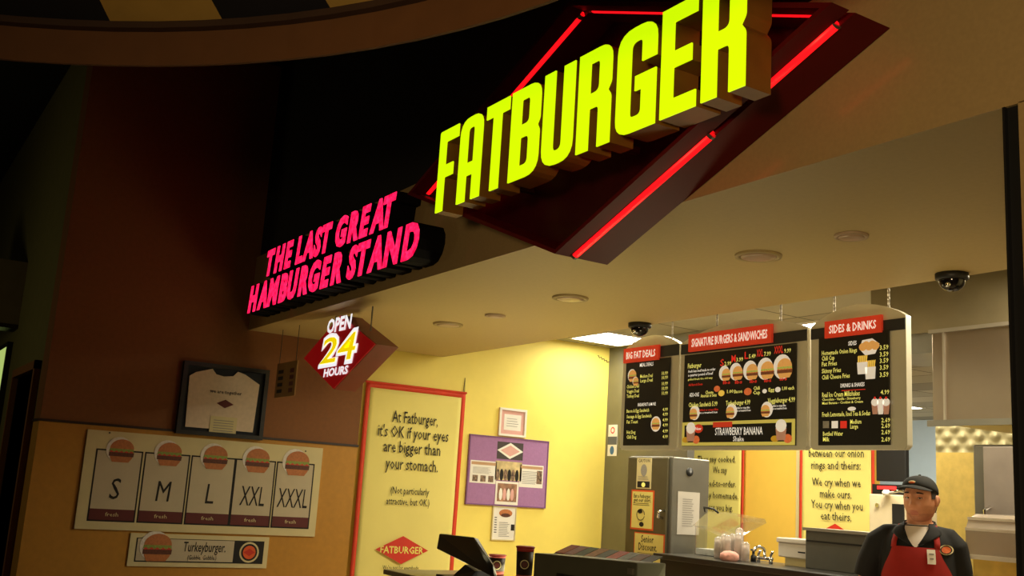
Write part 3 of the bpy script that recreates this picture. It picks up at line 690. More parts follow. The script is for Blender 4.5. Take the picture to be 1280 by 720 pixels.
for x, y, MM, r in ((896.5, 486, M_lb[3], .03), (902, 491.5, mat('menu_fries', (240, 200, 84), .5, emit=.4, noise=.05), .03), (935, 489.5, M_lb[3], .035), (956, 489, M_lb[4], .02), (972.5, 487, M_lb[4], .024)):
    b = MB(); u, v = fmt.uv(x, y); b.disc(fmt, u, v, r, r*.7, .002, MM, 12); b.build('topping_picture', t)
PU0, PU1, PV0, PV1 = -5.475, -4.455, 1.895, 2.055
b = MB(); b.fbox(fmt, PU0, PU1, PV0, PV1, 0, .003, mat('promo_yellow', (236, 228, 120), .5, emit=.12, noise=0)); b.rect(fmt, PU0+.025, PU1-.025, PV0+.022, PV1-.022, .0035, M_mblack)
b.rect(fmt, -5.17, -5.0+.01, PV1-.04, PV1-.005, .004, M_hdr)
b.build('promo_strip', t)
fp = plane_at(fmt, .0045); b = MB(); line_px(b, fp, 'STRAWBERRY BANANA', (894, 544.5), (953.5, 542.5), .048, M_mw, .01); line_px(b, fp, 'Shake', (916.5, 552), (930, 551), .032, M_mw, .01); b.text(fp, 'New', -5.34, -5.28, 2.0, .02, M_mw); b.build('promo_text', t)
for cu in (-5.385, -4.565):
    b = MB(); b.disc(fmt, cu-.05, 1.935, .035, .02, .0045, M_chee, 12); b.disc(fmt, cu+.055, 1.935, .035, .028, .0045, M_lb[3], 12)
    b.flat(fmt, [(cu-.035, 1.925), (cu+.035, 1.925), (cu+.045, 2.0), (cu-.045, 2.0)], .005, mat('menu_shake_pink', (226, 176, 170), .5)); b.disc(fmt, cu, 2.015, .045, .04, .0055, M_lb[4], 14); b.build('shake_picture', t)
b = MB(); b.disc(fmt, -5.31, 2.01, .045, .03, .004, M_hdr, 16); b.build('new_badge', t)
# right
t = menu('rightmost hanging menu board headed SIDES & DRINKS', -4.345, -3.665, (-4.275, -3.772, 1.893, 2.54), (2.535, 2.60), (-4.222, -3.812, 2.53, 2.632), 'SIDES & DRINKS', (-4.19, -3.80), .10)
b = MB(); L(b, 'SIDES', (1060.5, 432), (1071, 431), .024, M_mw)
for s_, y0, wd in (('Homemade Onion Rings', 443, 44), ('Chili Cup', 451, 16), ('Fat Fries', 458, 19), ('Skinny Fries', 466.5, 24), ('Chili Cheese Fries', 474, 35)): L(b, s_, (1027.5, y0), (1027.5+wd, y0-1.4), .026, M_my)
for y0 in (437.5, 446, 454, 462.5, 471.5): L(b, '3.59', (1100, y0), (1111, y0-1), .026, M_my)
L(b, 'DRINKS & SHAKES', (1051, 484.5), (1081, 482.5), .022, M_mw); b.rect(fmt, -4.10, -3.93, 2.208, 2.212, .003, M_mr)
L(b, 'Real Ice Cream Milkshakes', (1028, 496), (1075, 495), .028, M_my); L(b, '4.99', (1101, 493), (1112, 492.5), .024, M_my)
L(b, 'Chocolate - Vanilla - Strawberry', (1028, 500.5), (1076, 499.5), .015, M_my); L(b, 'Maui Banana - Cookies & Cream', (1028, 505), (1079, 504), .015, M_my)
L(b, 'Fresh Lemonade, Iced Tea & Sodas', (1028, 521), (1088, 519), .026, M_my)
for s_, x, y0, wd in (('Medium', 1063, 530, 14), ('Large', 1063, 536, 10), ('Bottled Water', 1029, 545, 25), ('Milk', 1029, 552, 8)): L(b, s_, (x, y0), (x+wd, y0-.8), .024, M_my)
for y0 in (528, 535, 543, 552): L(b, '2.69', (1102, y0), (1113, y0-.4), .024, M_my)
b.build('menu_text', t)
b = MB(); u, v = fmt.uv(1087, 433); b.flat(fmt, [(u-.07, v-.01), (u-.03, v-.05), (u+.04, v-.045), (u+.07, v+.01), (u+.02, v+.045), (u-.05, v+.04)], .002, M_lb[4])
for k in range(5): b.disc(fmt, u-.045+.022*k, v+.008*(k % 2), .028, .024, .003+.0003*k, M_lb[0], 12)
b.build('onion_ring_picture', t)
for x, y in ((1078, 457), (1088, 463)):
    b = MB(); u, v = fmt.uv(x, y); b.flat(fmt, [(u-.03, v-.05), (u+.035, v-.05), (u+.04, v+.02), (u-.035, v+.02)], .004, M_lb[4])
    for k in range(5): b.flat(fmt, [(u-.03+.013*k, v+.01), (u-.02+.013*k, v+.01), (u-.017+.014*k, v+.06), (u-.03+.014*k, v+.055)], .0035, mat('menu_fries', (240, 200, 84), .5, emit=.4, noise=.05))
    b.build('fries_picture', t)
for k, MM in enumerate((mat('menu_shake_pink', (226, 176, 170), .5, emit=.35, noise=.05), M_lb[4], mat('menu_shake_pink', (226, 176, 170), .5, emit=.35, noise=.05))):
    b = MB(); u, v = fmt.uv(1094+7*k, 509); b.flat(fmt, [(u-.016, v-.04), (u+.016, v-.04), (u+.024, v+.02), (u-.024, v+.02)], .002, MM); b.disc(fmt, u, v+.028, .026, .022, .0025, M_lb[4], 12); b.disc(fmt, u, v+.052, .008, .008, .003, M_mr, 8); b.build('shake_picture', t)
for k, MM in enumerate((M_grey, M_lb[4], M_mr)):
    b = MB(); u, v = fmt.uv(1033+11*k, 531); b.rect(fmt, u-.025, u+.022, v-.02, v+.022, .002, MM); b.build('drink_badge', t)
b = MB(); u, v = fmt.uv(1065, 511); b.disc(fmt, u, v, .03, .012, .002, M_lb[4], 12); b.build('lemonade_badge', t)

# ------------------------------------------------------------------ kitchen: steel cabinet with posters
CY0 = 5.60; FC = fy(CY0)
cu0, cu1 = -6.95, -6.40
cb = thing('steel_cabinet', 'tall stainless cabinet with posters on its front, under the left menu board', 'cabinet', ((cu0+cu1)/2, CY0+.2, 0))
b = MB(); b.box(cu0, cu1, CY0+.025, CY0+.42, 1.06, 1.87, M_steel_d); b.build('body', cb, bevel=.01)
b = MB(); b.box(cu0+.01, cu1-.035, CY0, CY0+.025, 1.07, 1.86, mat('cabinet_door_steel', (112, 106, 84), .42, .6, noise=.06)); dr = b.build('door', cb, bevel=.006)
b = MB(); b.tube([(cu1-.075, CY0, 1.38), (cu1-.075, CY0-.05, 1.39), (cu1-.06, CY0-.055, 1.43), (cu1-.06, CY0, 1.44)], .012, M_chrome, 8); hd = b.build('handle', cb, True); hd.parent = dr; hd.matrix_parent_inverse = Matrix.Identity(4)
FCR = fx(cu1)
u, v = FCR.uv(862, 590); b = MB(); b.lathe(FCR.p(u, v, 0), [(.035, 0), (.035, .006), (.026, .012), (0, .012)], M_dark, 20, 'X'); b.build('lock', cb, True)
b = MB(); b.box(cu0+.04, cu1-.04, CY0+.05, CY0+.40, 0, 1.06, M_dark); b.build('stand', cb)
def poster_px(fr, P, M, name, lab, cat, thick=.004, n0=0.):
    f2 = plane_at(fr, n0); uv = [f2.uv(*p) for p in P]
    u0 = (uv[0][0]+uv[3][0])/2; u1 = (uv[1][0]+uv[2][0])/2; v1 = (uv[0][1]+uv[1][1])/2; v0 = (uv[2][1]+uv[3][1])/2
    t = thing(name, lab, cat, f2.p((u0+u1)/2, v0))
    b = MB(); b.fbox(f2, u0, u1, v0, v1, .0005, thick, M); b.build('sheet', t)
    return t, plane_at(f2, thick), u0, u1, v0, v1
t, f2, u0, u1, v0, v1 = poster_px(FC, ((797, 573), (815, 572), (814, 611), (795.5, 611)), M_cream, 'warning_sticker', 'small cream sticker with a black foot, topmost on the steel cabinet front', 'sticker')
b = MB(); w_, h_ = u1-u0, v1-v0; b.rect(f2, u0+.015, u1-.015, v0+.01, v0+h_*.24, .001, M_ink); b.disc(f2, (u0+u1)/2, v0+h_*.13, .025, .02, .0015, M_my, 10); lines(b, f2, u0+.02, u1-.02, v0+h_*.28, v0+h_*.42, 3, M_grey, .001); b.disc(f2, (u0+u1)/2, v0+h_*.6, .04, .05, .001, M_grey, 12); b.text(f2, 'CAUTION', u0+.02, u1-.02, v0+h_*.86, .025, M_ink, .001); b.build('sticker_print', t)
t, f2, u0, u1, v0, v1 = poster_px(FC, ((789.5, 613), (818, 612), (817, 663), (788.5, 662)), M_orange, 'shirt_poster', 'orange bordered yellow poster in the middle of the steel cabinet front', 'poster')
b = MB(); w_, h_ = u1-u0, v1-v0; b.rect(f2, u0+.014, u1-.014, v0+.014, v1-.014, .001, M_banner)
for k, s_ in enumerate(('Eat a Fatburger,', 'get our shirt.')): b.text(f2, s_, u0+.035, u1-.035, v0+h_*(.8-.1*k), .03, M_ink, .002)
lines(b, f2, u0+.03, u1-.03, v0+h_*.6, v0+h_*.68, 2, M_ink, .002, .3); b.tube([f2.p(u0+w_*.45+.05*math.cos(a*.5), v0+h_*.38+.045*math.sin(a*.5), .002) for a in range(13)], .003, M_ink, 4); b.disc(f2, u0+w_*.42, v0+h_*.46, .03, .018, .002, M_ink, 10); b.disc(f2, u0+w_*.5, v0+h_*.14, .03, .02, .002, M_ink, 10); b.build('poster_print', t)
t, f2, u0, u1, v0, v1 = poster_px(FC, ((793, 666), (831, 667), (830, 719), (792, 719)), M_orange, 'discount_poster', 'yellow Senior Discount poster lowest on the steel cabinet front', 'poster', n0=.002)
b = MB(); w_, h_ = u1-u0, v1-v0; b.rect(f2, u0+.008, u1-.012, v0+.01, v1-.008, .001, M_banner); b.text(f2, 'Senior', u0+.09, u1-.13, v0+h_*.77, .055, M_ink, .002); b.text(f2, 'Discount.', u0+.06, u1-.085, v0+h_*.58, .055, M_ink, .002); lines(b, f2, u0+.05, u1-.06, v0+h_*.45, v0+h_*.53, 2, M_ink, .002, .25); b.rect(f2, u0+w_*.45, u0+w_*.7, v0+h_*.28, v0+h_*.36, .002, M_my); b.flat(f2, [(u0+w_*.4, v0+h_*.14), (u0+w_*.5, v0+h_*.07), (u0+w_*.6, v0+h_*.14), (u0+w_*.5, v0+h_*.2)], .002, M_maroon); b.build('poster_print', t)
t, f2, u0, u1, v0, v1 = poster_px(FCR, ((847, 614), (873.5, 616), (874, 669), (846, 668)), mat('faded_paper', (190, 184, 176), .7, noise=.04), 'instruction_sheet', 'faded grey instruction sheet on the right side of the steel cabinet', 'notice')
b = MB(); lines(b, f2, u0+.05, u1-.06, v0+.06, v1-.05, 13, M_grey, .001, .45); b.build('sheet_print', t)
# two small stickers on the block wall
FBW = fy(6.81)
t, f2, u0, u1, v0, v1 = poster_px(FBW, ((761, 531), (772, 531), (771, 570), (759.5, 570)), M_white, 'safety_label', 'narrow label with red mark and blue panel beside the yellow wall', 'label')
b = MB(); h_ = v1-v0; b.disc(f2, (u0+u1)/2, v1-h_*.18, .035, .035, .001, M_red, 16); b.disc(f2, (u0+u1)/2, v1-h_*.18, .022, .022, .0015, M_white, 16); b.rect(f2, u0, u1, v0+h_*.36, v0+h_*.62, .001, mat('slate_print', (90, 92, 98), .6)); b.disc(f2, (u0+u1)/2, v0+h_*.18, .035, .045, .001, mat('blue_print', (70, 110, 150), .6), 14); b.build('label_print', t)

# back wall banners
FBB = fy(8.97)
def back_banner(lab, u0, u1, v0, v1, rows, logo=None):
    t = thing('wall_banner', lab, 'banner', ((u0+u1)/2, 8.97, v0))
    banner_cloth(FBB, u0, u1, v0, v1, .02, .016, t, .04)
    f2 = plane_at(FBB, .036); b = MB()
    for s_, pa, pb, h in rows: line_px(b, f2, s_, pa, pb, h, M_ink, .006)
    b.build('printed_text', t)
    if logo:
        b = MB(); u, v = f2.uv(*logo); diamond_logo(b, f2, u, v, .24, .11); b.build('diamond_logo', t)
    b = MB(); b.tube([FBB.p(u0-.01, v1, .02), FBB.p(u1+.01, v1, .02)], .012, M_bred, 8); b.build('top_rod', t)
u1_ = FBB.uv(931, 620)[0]
back_banner('yellow banner saying "say cooked", half hidden behind the steel cabinet', u1_-1.06, u1_, .62, 2.45, (
    ('They say cooked.', (872, 575.5), (919.5, 580), .075), ('We say', (891, 587.5), (908.5, 595), .075), ('cooked-to-order.', (874, 606), (920, 610.5), .075), ('They say homemade.', (866, 622), (923, 623.5), .075), ('We say you big.', (874, 637), (916, 639), .075)))
u0_ = FBB.uv(1001, 620)[0]; u1_ = FBB.uv(1095, 620)[0]
back_banner('yellow banner about onion rings on the back wall left of the worker', u0_, u1_, .62, 2.45, (
    ('The difference', (1015, 556), (1078, 557), .085), ('between our onion', (1011, 571), (1080, 571.5), .085), ('rings and theirs:', (1014, 586), (1076, 587), .085), ('We cry when we', (1015, 607.5), (1076, 608.5), .085), ('make ours.', (1025, 622), (1064.5, 623), .085), ('You cry when you', (1014, 635), (1078.5, 638), .085), ('eat theirs.', (1026, 650), (1064.5, 651), .085)), (1044, 668))

# ------------------------------------------------------------------ range hood and things below it
hd = thing('range_hood', 'stainless steel range hood above the worker at the right', 'hood', (-3.3, 6.6, 2.1))
b = MB(); b.box(-4.29, -2.06, 6.0, 7.35, 2.125, 2.725, mat('hood_steel', (138, 126, 112), .3, .9, noise=.05, nscale=3)); b.build('canopy', hd, bevel=.008)
b = MB(); b.box(-4.32, -2.06, 5.98, 6.0, 2.10, 2.14, M_steel_d); b.box(-4.20, -4.185, 5.985, 6.0, 2.14, 2.725, M_steel); b.box(-4.3, -2.06, 5.98, 6.0, 2.715, 2.74, M_steel); b.build('edge_trim', hd)
b = MB(); b.box(-4.80, -2.06, 6.03, 6.06, 2.735, 3.1, mat('hood_upper_steel', (146, 136, 110), .36, .75, noise=.05)); b.build('upper_panel', hd)
b = MB(); b.box(-4.80, -4.30, 6.06, 6.6, 2.60, 2.735, M_steel_d); b.build('duct', hd)
M_quilt = mat('quilted_steel', (176, 166, 128), .5, .6, noise=0)
def quilt():
    M = M_quilt; nt = M.node_tree; bs = nt.nodes['Principled BSDF']; tc = nt.nodes.new('ShaderNodeTexCoord'); mp = nt.nodes.new('ShaderNodeMapping')
    mp.inputs['Rotation'].default_value = (0, R2(45), 0); mp.inputs['Scale'].default_value = (1, 1, 1)
    wv = [nt.nodes.new('ShaderNodeTexWave') for _ in (0, 1)]; wv[0].bands_direction = 'X'; wv[1].bands_direction = 'Z'
    mx = nt.nodes.new('ShaderNodeMath'); mx.operation = 'MULTIPLY'; bp = nt.nodes.new('ShaderNodeBump'); bp.inputs['Strength'].default_value = .4; bp.inputs['Distance'].default_value = .03
    nt.links.new(tc.outputs['Object'], mp.inputs['Vector'])
    for w_ in wv: w_.inputs['Scale'].default_value = 3.2; nt.links.new(mp.outputs['Vector'], w_.inputs['Vector'])
    nt.links.new(wv[0].outputs['Fac'], mx.inputs[0]); nt.links.new(wv[1].outputs['Fac'], mx.inputs[1]); nt.links.new(mx.outputs[0], bp.inputs['Height']); nt.links.new(bp.outputs['Normal'], bs.inputs['Normal'])
quilt()
b = MB(); b.box(-5.24, -2.05, 7.36, 7.42, 2.03, 3.1, M_quilt); struct(b.build('wall_hood_quilted'))
b = MB(); b.box(-5.24, -2.05, 7.36, 7.42, 0, 2.03, mat('tan_tile', (206, 178, 92), .5, noise=.12, nscale=14)); struct(b.build('wall_hood_tiled'))
fr = thing('steel_refrigerator', 'tall grey steel refrigerator right of the worker by the jamb', 'refrigerator', (-3.6, 6.4, 0))
b = MB(); b.box(-4.04, -3.2, 6.05, 6.7, .1, 1.985, M_steel_d); b.build('body', fr, bevel=.01)
b = MB(); b.box(-3.94, -3.2, 6.0, 6.05, .15, 1.97, mat('grey_door_steel', (164, 154, 150), .45, .5, noise=.06)); b.build('door', fr, bevel=.008)
b = MB(); b.tube([(-3.90, 6.0, 1.2), (-3.90, 5.95, 1.22), (-3.90, 5.95, 1.58), (-3.90, 6.0, 1.6)], .012, M_chrome, 8); b.build('handle', fr)
b = MB(); b.box(-4.0, -3.25, 6.1, 6.65, 0, .1, M_dark); b.build('plinth', fr)

# back counter (behind the worker) running along the kitchen
bc = thing('back_counter', 'dark topped steel work counter behind the worker', 'counter', (-4.6, 5.9, 0))
b = MB(); b.box(-6.28, -2.06, 5.42, 5.98, .1, 1.08, mat('counter_side', (44, 43, 40), .5)); b.build('body', bc)
b = MB(); b.box(-6.32, -2.06, 5.38, 5.99, 1.08, 1.12, mat('dark_counter_top', (52, 50, 46), .35)); b.build('worktop', bc, bevel=.005)
b = MB(); b.box(-6.2, -2.1, 5.46, 5.95, 0, .1, M_dark); b.build('plinth', bc)
# grey machine panel left of the worker
mo = thing('griddle_splash_unit', 'grey steel splash unit with bright top edge left of the worker', 'kitchen unit', (-4.8, 5.8, 1.12))
b = MB(); b.box(-5.13, -4.35, 5.74, 5.94, 1.12, 1.375, mat('unit_grey', (104, 104, 98), .45, .4, noise=.05)); b.build('body', mo, bevel=.006)
b = MB(); b.box(-5.14, -4.34, 5.72, 5.95, 1.375, 1.395, M_steel); b.build('top_edge', mo)
b = MB(); b.box(-5.12, -4.36, 5.735, 5.742, 1.30, 1.312, M_dark); b.build('seam', mo)
# white dispenser box
pd = thing('paper_dispenser', 'white paper dispenser box between the taps and the grey splash unit', 'dispenser', (-5.28, 5.86, 1.12))
b = MB(); b.box(-5.42, -5.15, 5.78, 5.94, 1.175, 1.275, mat('white_plastic', (222, 216, 206), .4, noise=.02)); b.build('housing', pd, bevel=.008)
b = MB(); b.box(-5.43, -5.15, 5.77, 5.945, 1.275, 1.31, mat('white_plastic', (222, 216, 206), .4)); b.build('lid', pd, bevel=.008)
b = MB(); b.box(-5.37, -5.16, 5.80, 5.92, 1.12, 1.175, M_cream); b.build('base', pd)
b = MB(); b.box(-5.22, -5.16, 5.765, 5.772, 1.215, 1.225, M_dark); b.build('slot', pd)
# taps
tp = thing('bridge_tap', 'chrome bridge tap with two handles on the back counter', 'tap', (-5.49, 5.72, 1.12))
TX = -5.49
b = MB()
for q in (-.06, .06): b.tube([(TX+q, 5.72, 1.12), (TX+q, 5.72, 1.165)], .014, M_chrome)
b.tube([(TX-.075, 5.72, 1.155), (TX+.075, 5.72, 1.155)], .012, M_chrome); b.build('base', tp, True)
b = MB(); b.tube([(TX, 5.72, 1.155), (TX, 5.72, 1.20)] + [(TX, 5.72-.055+.055*math.cos(R2(a)), 1.20+.035*math.sin(R2(a))) for a in range(0, 181, 20)], .010, M_chrome, 8); b.build('spout', tp, True)
for q in (-.06, .06):
    b = MB(); b.tube([(TX+q, 5.72, 1.165), (TX+q, 5.72, 1.18), (TX+q+.045, 5.69, 1.205)], .009, M_chrome, 8); b.build('handle', tp, True)
b = MB(); b.lathe((-5.62, 5.74, 1.12), [(.020, 0), (.020, .04), (.010, .05), (.010, .075), (.022, .08), (.022, .09), (0, .09)], M_blk, 14); tag(b.build('pump_bottle', smooth=True), 'small black pump bottle left of the chrome tap', 'bottle')
# cups in clear sleeves
M_sleeve = mat('plastic_sleeve', (226, 220, 214), .15, trans=.45, noise=.05, alpha=.6)
M_cupw = mat('cup_stack_print', (226, 208, 198), .5, noise=.35, nscale=30)
sl = [(-5.86, 5.62, .14, .03), (-5.795, 5.70, .17, .028), (-5.785, 5.61, .165, .03), (-5.725, 5.70, .215, .03), (-5.665, 5.63, .18, .028), (-5.72, 5.575, .16, .026), (-5.60, 5.64, .12, .028)]
sll = ['leftmost sleeve of cups in the bunch on the back counter', 'sleeve of cups at the rear left of the bunch', 'middle sleeve of cups in the bunch on the back counter', 'tallest sleeve of cups in the bunch on the back counter', 'sleeve of cups second from the right end of the bunch', 'front sleeve of cups in the bunch on the back counter', 'rightmost short sleeve of cups in the bunch by the pump bottle']
for (x, y, h, r), lab in zip(sl, sll):
    t = thing('cup_sleeve', lab, 'cups', (x, y, 1.12), 'cup sleeves on the back counter')
    b = MB(); b.lathe((x, y, 1.12), [(r*.85, 0.001)] + [(r*(.85 if k % 2 else .98), .012*k+.01) for k in range(int(h/.012)-2)] + [(r*.7, h-.01), (0, h-.005)], M_cupw, 12); b.build('cup_stack', t, True)
    b = MB(); b.lathe((x, y, 1.12), [(r*1.08, .002), (r*1.1, h*.6), (r*1.02, h+.005), (r*.4, h+.02), (0, h+.022)], M_sleeve, 12); b.build('sleeve', t, True)
b = MB(); b.lathe((-5.62, 5.50, 1.12), [(.0, 0), (.055, .0), (.07, .02), (.065, .05), (.04, .068), (0, .072)], mat('pink_cloth', (226, 168, 156), .9, noise=.2, nscale=40, bump=.6), 16)
tag(b.build('folded_cloth', smooth=True), 'crumpled pink cloth in front of the cup sleeves', 'cloth')
# clear scoop bin
cbn = thing('clear_bin', 'clear plastic bin with slanted lid beside the steel cabinet', 'bin', (-6.15, 5.85, 1.12))
fx0 = Frame((0, 5.74, 0), (1, 0, 0), (0, 0, 1))
b = MB(); b.prism(fx0, [(-6.27, 1.12), (-6.02, 1.12), (-6.0, 1.22), (-6.0, 1.28), (-6.27, 1.34)], -.23, -.02, M_clear); b.build('tub', cbn)
b = MB(); b.prism(fx0, [(-6.28, 1.34), (-5.98, 1.285), (-5.72, 1.40), (-5.74, 1.43), (-6.10, 1.46)], -.235, 0, M_clear); b.build('lid', cbn)
b = MB(); b.tube([(-6.14, 5.74, 1.455), (-6.12, 5.71, 1.485), (-6.02, 5.71, 1.48), (-5.99, 5.74, 1.45)], .008, M_blk, 8); b.build('handle', cbn, True)
b = MB(); b.box(-6.26, -6.03, 5.765, 5.955, 1.125, 1.17, mat('frosted_content', (190, 190, 184), .6, noise=.2, nscale=20)); b.build('contents', cbn)
# bulk container at the right
bk = thing('clear_food_container', 'clear roll-top food container with yellow contents right of the worker', 'container', (-3.4, 5.7, 1.12))
cc = (-3.69, -3.24)
fq = Frame((0, 5.42, 0), (1, 0, 0), (0, 0, 1))
b = MB(); b.box(cc[0]+.03, cc[1], 5.46, 5.90, 1.12, 1.315, mat('yellow_contents', (240, 206, 104), .6, noise=.1, nscale=12)); b.build('contents', bk)
b = MB()
prof = [(5.44, 1.31), (5.44, 1.46), (5.47, 1.52), (5.54, 1.55), (5.92, 1.56), (5.92, 1.31)]
b.add([(x, y, z) for x in cc for y, z in prof], [tuple(range(6)), tuple(range(11, 5, -1))] + [(i, (i+1) % 6, 6+(i+1) % 6, 6+i) for i in range(6)], mat('smoky_plastic', (196, 184, 172), .12, trans=.35, noise=.03, alpha=.8)); b.build('roll_top', bk)
b = MB(); b.box(cc[0], cc[1], 5.435, 5.45, 1.30, 1.325, M_white); b.box(cc[0], cc[1], 5.435, 5.442, 1.455, 1.47, M_white); b.box(cc[0], cc[1], 5.46, 5.475, 1.515, 1.53, M_white); b.build('edge_strip', bk)
# beige machine with lit red strip and the black panel over it
bm_ = thing('beige_machine', 'beige upright machine behind the worker beside the onion ring banner', 'machine', (-6.2, 8.2, 0))
b = MB(); b.box(-6.40, -5.92, 8.0, 8.5, 0, 1.70, mat('beige_enamel', (206, 192, 160), .5, noise=.04)); b.build('body', bm_, bevel=.01)
b = MB(); b.box(-6.14, -6.02, 7.985, 8.0, 1.36, 1.62, M_dark); b.build('slot', bm_)
b = MB(); b.lathe((-6.30, 8.0, 1.60), [(.02, -.02), (.02, 0), (0, 0)], M_chrome, 12, 'Y'); b.build('knob', bm_)
ds = thing('red_display', 'slim black display with a red lit line on the beige machine', 'display', (-6.2, 8.1, 1.70))
b = MB(); b.box(-6.38, -6.06, 8.02, 8.2, 1.70, 1.79, M_blk); b.build('case', ds)
b = MB(); b.box(-6.32, -6.12, 8.01, 8.02, 1.745, 1.775, mat('red_led', (230, 40, 40), .5, emit=.8, noise=0)); b.build('lit_line', ds)
bp_ = thing('black_wall_monitor', 'black screen hanging above the red display beyond the right menu board', 'screen', (-6.2, 8.1, 1.82))
b = MB(); b.box(-6.36, -6.04, 8.05, 8.10, 1.82, 2.16, M_blk); b.build('screen', bp_, bevel=.006)
b = MB(); b.box(-6.22, -6.18, 8.08, 8.12, 2.16, 3.1, M_dark); b.build('bracket', bp_)
sw = thing('warming_lamp', 'small chrome heat lamp on the beige machine behind the cap', 'lamp', (-6.15, 7.95, 1.70))
b = MB(); b.tube([(-6.18, 7.98, 1.71), (-6.0, 7.9, 1.735), (-5.85, 7.9, 1.72)], .014, M_chrome, 8); b.build('arm', sw, True)
b = MB(); b.lathe((-6.18, 7.96, 1.69), [(.03, 0), (.04, .03), (.02, .05), (0, .05)], M_white, 14); b.build('head', sw, True)

# ------------------------------------------------------------------ front counter with tills
fc = thing('front_counter', 'long service counter across the stand opening', 'counter', (-5.3, 3.75, 0))
b = MB(); b.box(-6.8, XJ-.02, 3.42, 3.92, .1, .885, mat('counter_front', (150, 40, 26), .5)); b.build('body', fc)
b = MB(); b.box(-6.85, XJ-.01, 3.36, 3.98, .885, .92, mat('counter_top', (120, 112, 92), .3, noise=.2, nscale=70)); b.build('worktop', fc, bevel=.006)
b = MB(); b.box(-6.76, XJ-.05, 3.48, 3.9, 0, .1, M_dark); b.build('plinth', fc)
CT = .92
# POS touch screen seen from behind
po = thing('till_screen', 'black till screen tilted back on its stand at the left of the counter', 'till', (-6.3, 3.7, CT))
FPo = fy(3.62)
pp_ = [FPo.uv(*q) for q in ((549, 667), (592, 671.5), (616, 706), (611, 722), (545.5, 686))]
b = MB()
P0 = [Vector((u, 3.62, v)) for u, v in pp_]
a_, c_, d_, e_, g_ = P0
e_ = Vector((e_.x, 3.66, e_.z)); 
back = [p + Vector((.03, .30, -.10)) for p in (a_, c_, d_)]
V = [a_, c_, d_, e_, g_, a_+Vector((.03, .05, .0)), c_+Vector((-.02, .05, -.01)), d_+Vector((-.06, .05, -.01)), e_+Vector((-.04, .05, 0)), g_+Vector((.03, .05, 0))]
b.add(V, [(4, 3, 2, 1, 0), (5, 6, 7, 8, 9), (0, 1, 6, 5), (1, 2, 7, 6), (2, 3, 8, 7), (3, 4, 9, 8), (4, 0, 5, 9)], M_blk); b.build('screen_housing', po, bevel=.006)
b = MB(); zt = e_.z+.02; xm = (e_.x+g_.x)/2
b.loft([[(xm-.07, 3.60, CT+.012), (xm+.16, 3.60, CT+.012), (xm+.16, 3.80, CT+.012), (xm-.07, 3.80, CT+.012)], [(xm+.0, 3.65, zt+.03), (xm+.13, 3.65, zt+.0), (xm+.13, 3.72, zt+.0), (xm+.0, 3.72, zt+.03)]], M_dark); b.build('neck', po)
b = MB(); b.box(xm-.16, xm+.22, 3.52, 3.78, CT+.001, CT+.015, M_dark); b.build('foot', po, bevel=.004)
# two cups
M_cupb = mat('black_cup_print', (40, 26, 24), .45); M_cupr = mat('red_cup_print', (176, 52, 44), .5); M_cuppk = mat('pinkish_cup_print', (196, 104, 92), .5)
def cup(x, y, h, r, lab):
    t = thing('paper_cup', lab, 'cup', (x, y, CT))
    b = MB(); b.lathe((x, y, CT), [(r*.86, 0), (r*.88, h*.36)], M_cuppk, 20); b.lathe((x, y, CT), [(r*.88, h*.36), (r*.97, h*.88)], M_cupb, 20); b.lathe((x, y, CT), [(r*.97, h*.88), (r, h*.97)], M_cupr, 20); b.build('cup_body', t, True)
    b = MB(); b.lathe((x, y, CT), [(r*1.06, h*.96), (r*1.08, h*.985), (r*.95, h), (0, h)], M_cupr, 20); b.build('lid', t, True)
    cdir = Vector((-x, -y, 0)).normalized(); f2 = Frame(Vector((x, y, CT+h*.60))+cdir*(r*.95), Vector((0, 0, 1)).cross(cdir), (0, 0, 1))
    b = MB()
    for rr, nn, MM in ((r*.5, .004, M_cream), (r*.4, .005, M_ink), (r*.32, .006, M_maroon)): b.disc(f2, 0, 0, rr, rr, nn, MM, 18)
    b.build('round_emblem', t)
u0, v0 = fy(3.86).uv(622, 693); cup(u0, 3.86, v0-CT, .058, 'black printed cup right behind the till screen edge')
u0, v0 = fy(3.64).uv(657, 682.5); cup(u0, 3.64, v0-CT, .055, 'taller black printed cup left of the grey cash box')
# grey cash box with a strip of coloured cards
FK = fy(3.52)
k0, kz0 = FK.uv(668, 691); k1, kz1 = FK.uv(796, 703); kt = (kz0+kz1)/2
cx_ = thing('cash_box', 'long grey metal box with a dark slot on the counter', 'box', ((k0+k1)/2, 3.6, CT))
b = MB(); b.add([(k0, 3.52, CT), (k1, 3.52, CT), (k1, 3.70, CT), (k0, 3.70, CT), (k0, 3.52, kz0), (k1, 3.52, kz1), (k1+.02, 3.70, kz1), (k0+.02, 3.70, kz0)], [(3, 2, 1, 0), (4, 5, 6, 7), (0, 1, 5, 4), (1, 2, 6, 5), (2, 3, 7, 6), (3, 0, 4, 7)], mat('box_grey_green', (92, 92, 76), .5, .2, noise=.06)); b.build('body', cx_, bevel=.006)
b = MB(); a0, az = FK.uv(697, 716); a1, _ = FK.uv(790, 722); b.box(a0, a1, 3.512, 3.522, CT+.01, az, M_dark); b.build('slot', cx_)
b = MB(); b.box(k1-.06, k1-.02, 3.508, 3.52, kt-.05, kt-.02, M_steel); b.build('catch', cx_)
cr = thing('card_rack', 'low black rack holding a row of coloured cards behind the cash box', 'rack', ((k0+k1)/2, 3.78, CT))
r0, rz0 = fy(3.73).uv(692, 687); r1, rz1 = fy(3.73).uv(806, 695); rz = (rz0+rz1)/2
b = MB(); b.box(r0, r1, 3.73, 3.88, CT, rz-.035, M_blk); b.build('rack_body', cr, bevel=.005)
colr = [(150, 50, 44), (140, 90, 110), (50, 70, 66), (150, 96, 60), (60, 62, 66), (178, 66, 60), (120, 124, 122), (110, 70, 52), (40, 40, 40)]
